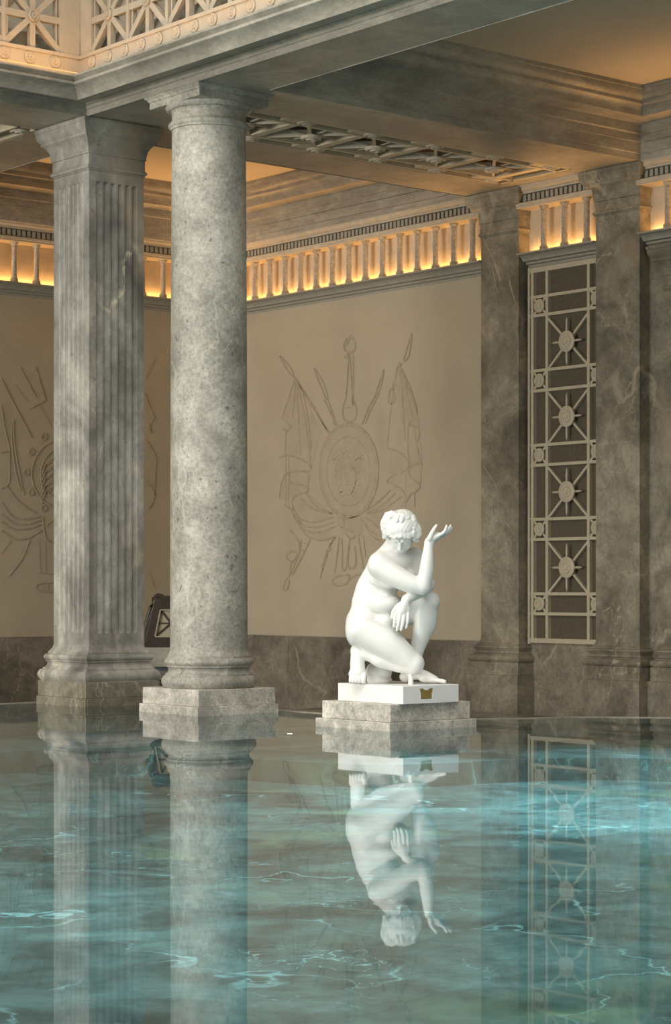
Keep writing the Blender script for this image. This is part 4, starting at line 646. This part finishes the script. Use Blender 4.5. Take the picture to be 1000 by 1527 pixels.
def sculpt_obj(name, F, A, material, parent):
    P, Q = surface(F, A)
    lat = 0.4386+(P[:, 0]-500)/SU; d = 15.24+P[:, 2]/SU
    W = np.stack([FW.x*d+RT.x*lat, FW.y*d+RT.y*lat, 1.7213-P[:, 1]/SU], 1)
    me = bpy.data.meshes.new(name); me.vertices.add(len(W)); me.vertices.foreach_set('co', W.astype(np.float32).ravel())
    n = len(Q); me.loops.add(n*4); me.loops.foreach_set('vertex_index', Q.astype(np.int32).ravel()); me.polygons.add(n)
    me.polygons.foreach_set('loop_start', np.arange(0, n*4, 4, dtype=np.int32)); me.update(calc_edges=True); me.validate()
    fix(me); me.materials.append(material); me.shade_smooth()
    o = bpy.data.objects.new(name, me); COL.objects.link(o); o.parent = parent; o.matrix_parent_inverse = Matrix.Translation(-parent.location); return o
def rotm(pitch, yaw, roll):
    cp_, sp_ = math.cos(pitch), math.sin(pitch); cy_, sy_ = math.cos(yaw), math.sin(yaw); cr, sr_ = math.cos(roll), math.sin(roll)
    Rx = np.array([[1,0,0],[0,cp_,-sp_],[0,sp_,cp_]]); Ry = np.array([[cy_,0,sy_],[0,1,0],[-sy_,0,cy_]]); Rz = np.array([[cr,-sr_,0],[sr_,cr,0],[0,0,1]])
    return Rz @ Ry @ Rx
STEP = 4.3
F = Field((185, 90, -240), (830, 1122, 215), STEP)
# --- torso
A = F.blank()
ell(F, A, (322, 775, 20), (112, 122, 118), 30)                # pelvis
ell(F, A, (305, 830, 55), (92, 95, 95), 30)                   # seat
ell(F, A, (385, 655, 15), (140, 92, 112), 34)                 # waist and belly
ell(F, A, (435, 660, -35), (92, 66, 82), 18)                  # upper belly roll
ell(F, A, (425, 765, -25), (88, 62, 92), 16)                  # lower belly roll
ell(F, A, (420, 515, 20), (118, 105, 105), 30)                # rib cage
ell(F, A, (468, 425, 25), (118, 92, 100), 34)                 # upper chest
cone(F, A, (405, 425, -62), (605, 392, 105), 66, 60, 30)      # shoulder girdle
ell(F, A, (402, 458, 45), (66, 84, 70), 24)
ell(F, A, (335, 590, 30), (70, 90, 80), 40)                   # shoulder blade
ell(F, A, (470, 520, -72), (62, 56, 46), 12)                  # breast
ell(F, A, (560, 505, 20), (60, 62, 56), 16)
cone(F, A, (478, 372, 18), (522, 275, -18), 62, 50, 26)       # neck
cone(F, A, (425, 400, 10), (500, 296, 0), 46, 46, 26)
ell(F, A, (255, 815, -45), (42, 78, 62), 26)                  # hip
crease(F, A, [(318, 510), (350, 545), (405, 572), (460, 580), (515, 572)], 8, 8)
crease(F, A, [(330, 596), (390, 606), (445, 616), (505, 606)], 9, 7)
crease(F, A, [(345, 700), (400, 712), (460, 716)], 7, 8)
# --- right leg (nearer): thigh, then folded calf and foot
thR = F.blank()
chain(F, thR, [(318, 800, -45, 104), (440, 880, -85, 92), (530, 945, -104, 73), (598, 1000, -112, 56)], 34)

ell(F, thR, (612, 990, -122), (40, 46, 40), 20)               # knee cap
A = smin(A, thR, 20)
crease(F, A, [(315, 735), (380, 752), (440, 775), (490, 805)], 7, 9)
caR = F.blank()
chain(F, caR, [(590, 1012, -108, 48), (500, 1003, -88, 43), (420, 975, -70, 44), (345, 952, -52, 36), (285, 938, -40, 29)], 16)
ell(F, caR, (440, 985, -72), (80, 40, 46), 18)
chain(F, caR, [(272, 930, -34, 31), (277, 1000, -48, 42), (280, 1056, -64, 42)], 16)   # foot standing on the toes
ell(F, caR, (262, 925, -24), (24, 34, 32), 12)                # heel
ell(F, caR, (278, 1058, -66), (52, 36, 36), 12)               # ball of the foot
for i, (tx, r) in enumerate(((237, 9), (254, 10), (271, 10.5), (289, 11.5), (312, 14.5))):
    chain(F, caR, [(tx+2, 1064, -90, r+1), (tx, 1084, -104, r+.5), (tx-1, 1100, -107+i*1.0, r)], 2.5)
A = smin(A, caR, 7)
# --- left leg (farther): thigh to the raised knee, shin, foot
thL = F.blank()
chain(F, thL, [(380, 760, 85, 100), (520, 715, 60, 88), (625, 668, 25, 68), (685, 645, 5, 60)], 26)
ell(F, thL, (696, 642, 0), (50, 50, 50), 24)
A = smin(A, thL, 22)
shL = F.blank()
chain(F, shL, [(680, 655, 5, 60), (668, 740, 10, 62), (645, 830, 12, 55), (622, 920, 14, 40), (606, 1005, 12, 33), (600, 1060, 8, 32)], 20)
ell(F, shL, (690, 745, 22), (46, 90, 52), 20)                 # calf muscle
ell(F, shL, (640, 760, -18), (26, 110, 30), 20)               # shin
chain(F, shL, [(600, 1050, 8, 34), (668, 1072, -12, 30), (722, 1090, -28, 20)], 18)   # foot
ell(F, shL, (560, 1078, 20), (42, 33, 32), 14)
ell(F, shL, (690, 1096, -20), (56, 15, 36), 10)
for i in range(5):
    bz = -48+i*13; ln = (775, 770, 764, 756, 745)[i]; r = (12, 9.5, 9, 8.5, 8)[i]
    chain(F, shL, [(718, 1092, bz+4, r+1), (ln-16, 1098, bz-4, r), (ln, 1101, bz-6, r*.9)], 3)
A = smin(A, shL, 10)
# --- left arm (far): upper arm, forearm lying over the knee, hanging hand
aL = F.blank()
chain(F, aL, [(612, 400, 95, 56), (652, 470, 40, 47), (678, 540, -10, 41)], 20)
chain(F, aL, [(680, 545, -12, 40), (640, 582, -66, 38), (590, 612, -116, 30), (556, 632, -142, 27)], 14)
chain(F, aL, [(556, 632, -142, 27), (537, 668, -158, 25), (528, 700, -165, 22)], 12)
ell(F, aL, (530, 690, -162), (46, 44, 19), 10)                # back of the hand
for pts in ([(497, 705, -164, 13), (489, 745, -170, 11), (483, 786, -166, 9)],
            [(518, 716, -170, 13), (510, 762, -178, 11.5), (500, 806, -172, 9)],
            [(540, 718, -170, 12.5), (534, 762, -178, 11), (523, 804, -172, 9)],
            [(562, 712, -166, 12), (560, 752, -172, 10), (551, 792, -168, 8.5)],
            [(505, 672, -158, 15), (480, 700, -164, 12), (472, 736, -162, 9.5)]):
    chain(F, aL, pts, 4)
A = smin(A, aL, 8)
# --- right arm (near): across the chest, elbow, forearm raised, open hand
aR = F.blank()
chain(F, aR, [(404, 440, -84, 69), (495, 500, -116, 63), (575, 542, -134, 55), (642, 562, -142, 45)], 30)
chain(F, aR, [(648, 560, -142, 44), (664, 490, -142, 42), (672, 420, -140, 37), (678, 350, -136, 29), (684, 310, -134, 26)], 14)
ell(F, aR, (655, 572, -144), (34, 30, 32), 12)
chain(F, aR, [(684, 310, -134, 26), (700, 288, -134, 24), (732, 274, -134, 18)], 12)
ell(F, aR, (712, 280, -134), (44, 24, 34), 12, R=rotm(0, 0, 0.42))
for pts in ([(738, 268, -160, 11), (764, 254, -166, 10), (778, 226, -164, 7.5), (780, 214, -162, 6.5)],
            [(746, 268, -144, 11.5), (776, 254, -147, 10.5), (796, 228, -146, 8), (804, 213, -145, 6.5)],
            [(746, 270, -128, 11), (778, 262, -128, 10), (802, 240, -126, 8), (810, 226, -126, 6.5)],
            [(738, 274, -112, 10), (766, 270, -109, 9), (786, 254, -107, 7.5), (794, 242, -107, 6)],
            [(684, 288, -158, 16), (700, 252, -168, 12.5), (714, 226, -170, 10), (723, 213, -168, 7.5)]):
    chain(F, aR, pts, 5)
A = smin(A, aR, 10)
# --- head: local axes x right, y up the head, z out of the face
HC = np.array((530, 252, -58.0)); hp, hy, hr = 0.82, 0.05, 0.10
def head_axes():
    cpi, spi = math.cos(hp), math.sin(hp)
    ex = np.array((1, 0, 0.0)); ey = np.array((0, -cpi, -spi)); ez = np.array((0, spi, -cpi))   # sculpting frame: Y down, B away
    c_, s_ = math.cos(hr), math.sin(hr)
    Rr = np.array([[c_, -s_, 0], [s_, c_, 0], [0, 0, 1.0]]); c2, s2 = math.cos(hy), math.sin(hy); Ry = np.array([[c2, 0, s2], [0, 1, 0], [-s2, 0, c2]])
    return [Rr @ Ry @ e for e in (ex, ey, ez)]
EX, EY, EZ = head_axes(); HR = np.stack([EX, EY, EZ])
HS = 0.98
def HP(x, y, z): return HC+HS*(EX*x+EY*y+EZ*z)
def he(Fd, Ar, c, r, k=8, op='u'): ell(Fd, Ar, HP(*c), [q*HS for q in r], k, op, HR)
def hc(Fd, Ar, a, b_, ra, rb, k=6, op='u'): cone(Fd, Ar, HP(*a), HP(*b_), ra*HS, rb*HS, k, op)
H = F.blank()
he(F, H, (0, 24, -18), (80, 84, 96), 10)
he(F, H, (0, -28, 28), (63, 82, 62), 24)
hc(F, H, (-38, -62, 20), (0, -100, 52), 30, 24, 16); hc(F, H, (38, -62, 20), (0, -100, 52), 30, 24, 16)
he(F, H, (0, -104, 66), (20, 15, 15), 12)
for s_ in (-1, 1):
    he(F, H, (s_*30, 2, 92), (21, 12, 14), 8, 'c')
    he(F, H, (s_*29, -1, 74), (16, 11, 14), 3)
    hc(F, H, (s_*12, 20, 88), (s_*46, 16, 72), 9, 8, 10)
    he(F, H, (s_*36, -40, 62), (24, 24, 20), 14)
hc(F, H, (0, 12, 86), (0, -36, 105), 7.5, 10, 6); he(F, H, (-9, -40, 95), (7, 6, 8), 5); he(F, H, (9, -40, 95), (7, 6, 8), 5)
hc(F, H, (-18, -66, 79), (18, -66, 79), 6, 6, 4); hc(F, H, (-15, -76, 78), (15, -76, 78), 7, 7, 4); he(F, H, (0, -71.5, 96), (24, 2.2, 10), 3, 'c')
A = smin(A, H, 8)
body_field = A
ped_x0, ped_y0, ped_x1, ped_y1 = 9.70, 11.13, 10.515, 11.93
ped = thing('statue_pedestal', 'low two-step grey marble pedestal in the pool under the white statue', 'pedestal', (10.1, 11.53, 0))
obj('lower_course', MB().box(9.69, 11.12, -.2, 10.525, 11.945, .06), M['pedestal'], ped, bevel=.005)
obj('upper_course', MB().box(9.72, 11.15, .06, 10.49, 11.905, .187), M['pedestal'], ped, bevel=.006)
stt = thing('statue', 'white marble statue of a crouching nude woman with bowed head and one raised hand', 'statue', (10.06, 11.46, .187))
pln = obj('plinth', MB().box(9.80, 11.105, .187, 10.335, 11.82, .315), M['white'], stt, bevel=.004)
bo = sculpt_obj('body', F, A, M['white'], stt)
# --- hair: wavy locks swept from a centre parting into a roll
G_ = Field((405, 85, -225), (665, 330, 70), 3.2)
h = G_.blank()
he(G_, h, (0, 34, -26), (92, 88, 104), 8)
he(G_, h, (0, -18, -70), (66, 62, 56), 20)                    # knot at the nape
ell(G_, h, (514, 240, -130), (72, 50, 40), 8)                 # smooth front hair
def wave(pts, r, amp, n=22, ph=0.0, k=5):
    P_ = smooth_poly3(pts); prev = None
    for i in range(n+1):
        t = i/n*(len(P_)-1); j = min(int(t), len(P_)-2); q = P_[j]*(1-t+j)+P_[j+1]*(t-j)
        q = q+np.array((0, amp*math.sin(i*1.7+ph), amp*.8*math.cos(i*1.7+ph))); rr = r*(.85+.22*math.sin(i*1.1+ph))
        if prev is not None: cone(G_, h, prev[0], q, prev[1], rr, k)
        prev = (q, rr)
def smooth_poly3(P):
    P = [np.array(p, float) for p in P]
    for _ in range(2):
        Q = [P[0]]
        for a_, b_ in zip(P[:-1], P[1:]): Q += [a_*.75+b_*.25, a_*.25+b_*.75]
        P = Q+[P[-1]]
    return P
ell(G_, h, (468, 205, -88), (44, 52, 48), 8)
roll = [(440, 268, -96), (430, 225, -112), (434, 172, -112), (462, 146, -112), (500, 158, -130), (524, 168, -138), (552, 156, -128), (588, 172, -112), (612, 215, -108), (622, 262, -98), (606, 290, -80)]
for j, (dr, db, r_) in enumerate(((0, 0, 15), (-12, 10, 12), (9, -8, 11), (16, -12, 8))):
    c0 = np.array((520, 225, -60.0)); pts = []
    for p in roll:
        d_ = np.array(p, float)-c0; d_[2] = 0; d_ = d_/np.linalg.norm(d_); pts.append(np.array(p, float)-d_*dr+np.array((0, 0, db)))
    wave(pts, r_, 4.5, 34, j*1.9)
for j in range(3):                                             # locks round the face and over the ears
    wave([(446, 262-j*9, -128-j*3), (480, 284-j*8, -150), (520, 276-j*8, -160), (560, 284-j*8, -152), (596, 268-j*9, -132)], 8, 3.5, 26, j*2.3)
    wave([(590+j*12, 225, -128+j*18), (606+j*10, 262, -112+j*18), (598+j*10, 290, -94+j*20)], 11, 4, 14, j*1.3)
    wave([(448-j*7, 220, -126+j*18), (440-j*4, 250, -112+j*20), (452-j*3, 278, -92+j*22)], 11, 4, 12, j*1.1)
for x_ in (500, 526):                                          # little bow at the crown
    wave([(x_, 190, -150), (x_+2, 168, -146), (x_+(x_-513)*.5, 148, -120)], 11, 2, 8)
hb = h
# the face stays clear of the hair
he(G_, hb, (0, -52, 98), (60, 80, 88), 6, 'c')
# chisel grooves
X, Y, Z = np.meshgrid(*G_.ax, indexing='ij')
lx = ((X-HC[0])*EX[0]+(Y-HC[1])*EX[1]+(Z-HC[2])*EX[2]); ly = ((X-HC[0])*EY[0]+(Y-HC[1])*EY[1]+(Z-HC[2])*EY[2]); lz = ((X-HC[0])*EZ[0]+(Y-HC[1])*EZ[1]+(Z-HC[2])*EZ[2])
hb += (0.6*np.sin(np.arctan2(lx, ly+30)*34+2.2*np.sin(ly*.09)+lz*.05)).astype(np.float32)
sculpt_obj('hair', G_, hb, M['white'], bo)
# support under the knee, drapery lump behind the foot
obj('knee_strut', MB().lathe([(.019,.312),(.018,.40)], S(580, 0, -112)[:2]+(0,), 16), M['white'], stt, smooth=40)
K = Field((300, 960, -40), (510, 1122, 150), 4.0); kf = K.blank()
ell(K, kf, (402, 1048, 52), (76, 62, 70), 10); ell(K, kf, (405, 1100, 52), (74, 30, 70), 20)
sculpt_obj('rock_support', K, kf, M['white'], stt)
mb = MB(); pl = [(9.93,.0),(10.055,.0)]
def plq(u, v): return (10.02+u, 11.1035, .258+v)
shape = [(-.062,.034),(-.036,.038),(-.022,.028),(0,.022),(.022,.028),(.036,.038),(.062,.034),(.052,.0),(.050,-.038),(-.050,-.038),(-.052,.0)]
n = len(shape); mb.add([plq(*q) for q in shape]+[(p[0], p[1]+.005, p[2]) for p in [plq(*q) for q in shape]], [tuple(range(n)), tuple(range(n, 2*n))[::-1]]+[(i, (i+1)%n, n+(i+1)%n, n+i) for i in range(n)])
obj('plaque', mb, M['brass'], pln, label='small shield-shaped brass plaque')
# ================================================================== SMALL THINGS
# dark box with a star lattice window, on a marble block between pier and column
cab = thing('lattice_cabinet', 'dark brown wooden cabinet with slanted sides and star lattice, between pier and round column', 'cabinet', (11.75, 16.6, .43))
def Cp(l, d, z): return tuple(FW*(20.5+d)+RT*l+Vector((0,0,z)))
cl = -1.604
def prism(poly, d0, d1):
    n = len(poly); return MB().add([Cp(l, d0, z) for l, z in poly]+[Cp(l, d1, z) for l, z in poly], [tuple(range(n)), tuple(range(n, 2*n))[::-1]]+[(i, (i+1)%n, n+(i+1)%n, n+i) for i in range(n)])
out_ = [(-.262,.434),(-.262,.60),(-.20,.76),(-.155,.885),(-.12,.915),(.12,.915),(.155,.885),(.20,.76),(.262,.60),(.262,.434)]
win = [(-.150,.535),(-.098,.795),(.098,.795),(.150,.535)]
obj('carcass', prism([(cl+a, z) for a, z in out_], .03, .42), M['wood'], cab, bevel=.006)
mb = MB()
fr_o = [(-.262,.434),(-.15,.91),(.15,.91),(.262,.434)]
for i in range(4):
    j = (i+1) % 4; q = [fr_o[i], fr_o[j], win[j], win[i]]
    vs = [Cp(cl+a, 0, z) for a, z in q]+[Cp(cl+a, .03, z) for a, z in q]
    mb.add(vs, [(0,1,2,3),(7,6,5,4),(0,4,5,1),(1,5,6,2),(2,6,7,3),(3,7,4,0)])
ff = obj('front_frame', mb, M['wood'], cab, bevel=.003)
obj('window_panel', prism([(cl+a, z) for a, z in win], .022, .029), M['wood_pale'], ff)
mb = MB(); c0_ = (cl, .665)
for q in ((-.150,.535),(-.098,.795),(.098,.795),(.150,.535),(-.125,.665),(.125,.665),(0,.535),(0,.795)):
    mb.bar(Cp(c0_[0], .012, c0_[1]), Cp(cl+q[0], .012, q[1]), .012, .012, FW)
obj('star_bars', mb, M['wood'], ff)
mb = MB(); 
for i in range(4): j = (i+1) % 4; mb.bar(Cp(cl+win[i][0], .0, win[i][1]), Cp(cl+win[j][0], .0, win[j][1]), .012, .014, FW)
obj('window_trim', mb, M['wood_pale'], ff)
for s_ in (-1, 1):
    obj('scroll', MB().tube([Cp(cl+s_*x_, .2, z) for x_, z in ((.27,.6),(.235,.72),(.205,.82),(.18,.90),(.14,.935),(.10,.925),(.085,.905))], .024, 10), M['wood'], cab, smooth=60)
obj('top_rail', MB().bar(Cp(cl-.1,.2,.922), Cp(cl+.1,.2,.922), .3, .02, (0,0,1)), M['wood'], cab)
blk = thing('marble_block', 'grey marble seat block under the dark lattice cabinet', 'block', Cp(cl, .2, -.5))
obj('block_top', prism([(cl-.6,.245),(cl-.6,.432),(cl+.5,.432),(cl+.5,.245)], -.1, .6), M['beam'], blk)
obj('cushion_band', prism([(cl-.55,.205),(cl-.55,.245),(cl+.45,.245),(cl+.45,.205)], -.06, .55), M['blue_grey'], blk)
obj('block_step', prism([(cl-.6,.12),(cl-.6,.205),(cl+.5,.205),(cl+.5,.12)], -.1, .6), M['dado'], blk)
obj('block_base', prism([(cl-.5,-.5),(cl-.5,.12),(cl+.4,.12),(cl+.4,-.5)], .0, .5), M['shadow_gap'], blk)  # recessed base in one even near-black colour
# ceiling light's reflection, added as a small glowing disc on the ledge
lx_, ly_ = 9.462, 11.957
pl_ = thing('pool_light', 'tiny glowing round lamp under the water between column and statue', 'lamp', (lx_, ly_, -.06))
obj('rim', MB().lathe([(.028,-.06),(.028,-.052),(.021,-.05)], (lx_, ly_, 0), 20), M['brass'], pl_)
obj('lens', MB().lathe([(.020,-.055),(.018,-.047)], (lx_, ly_, 0), 20), M['pool_lamp'], pl_)  # glowing disc painted in as the reflection, no lamp in the ledge
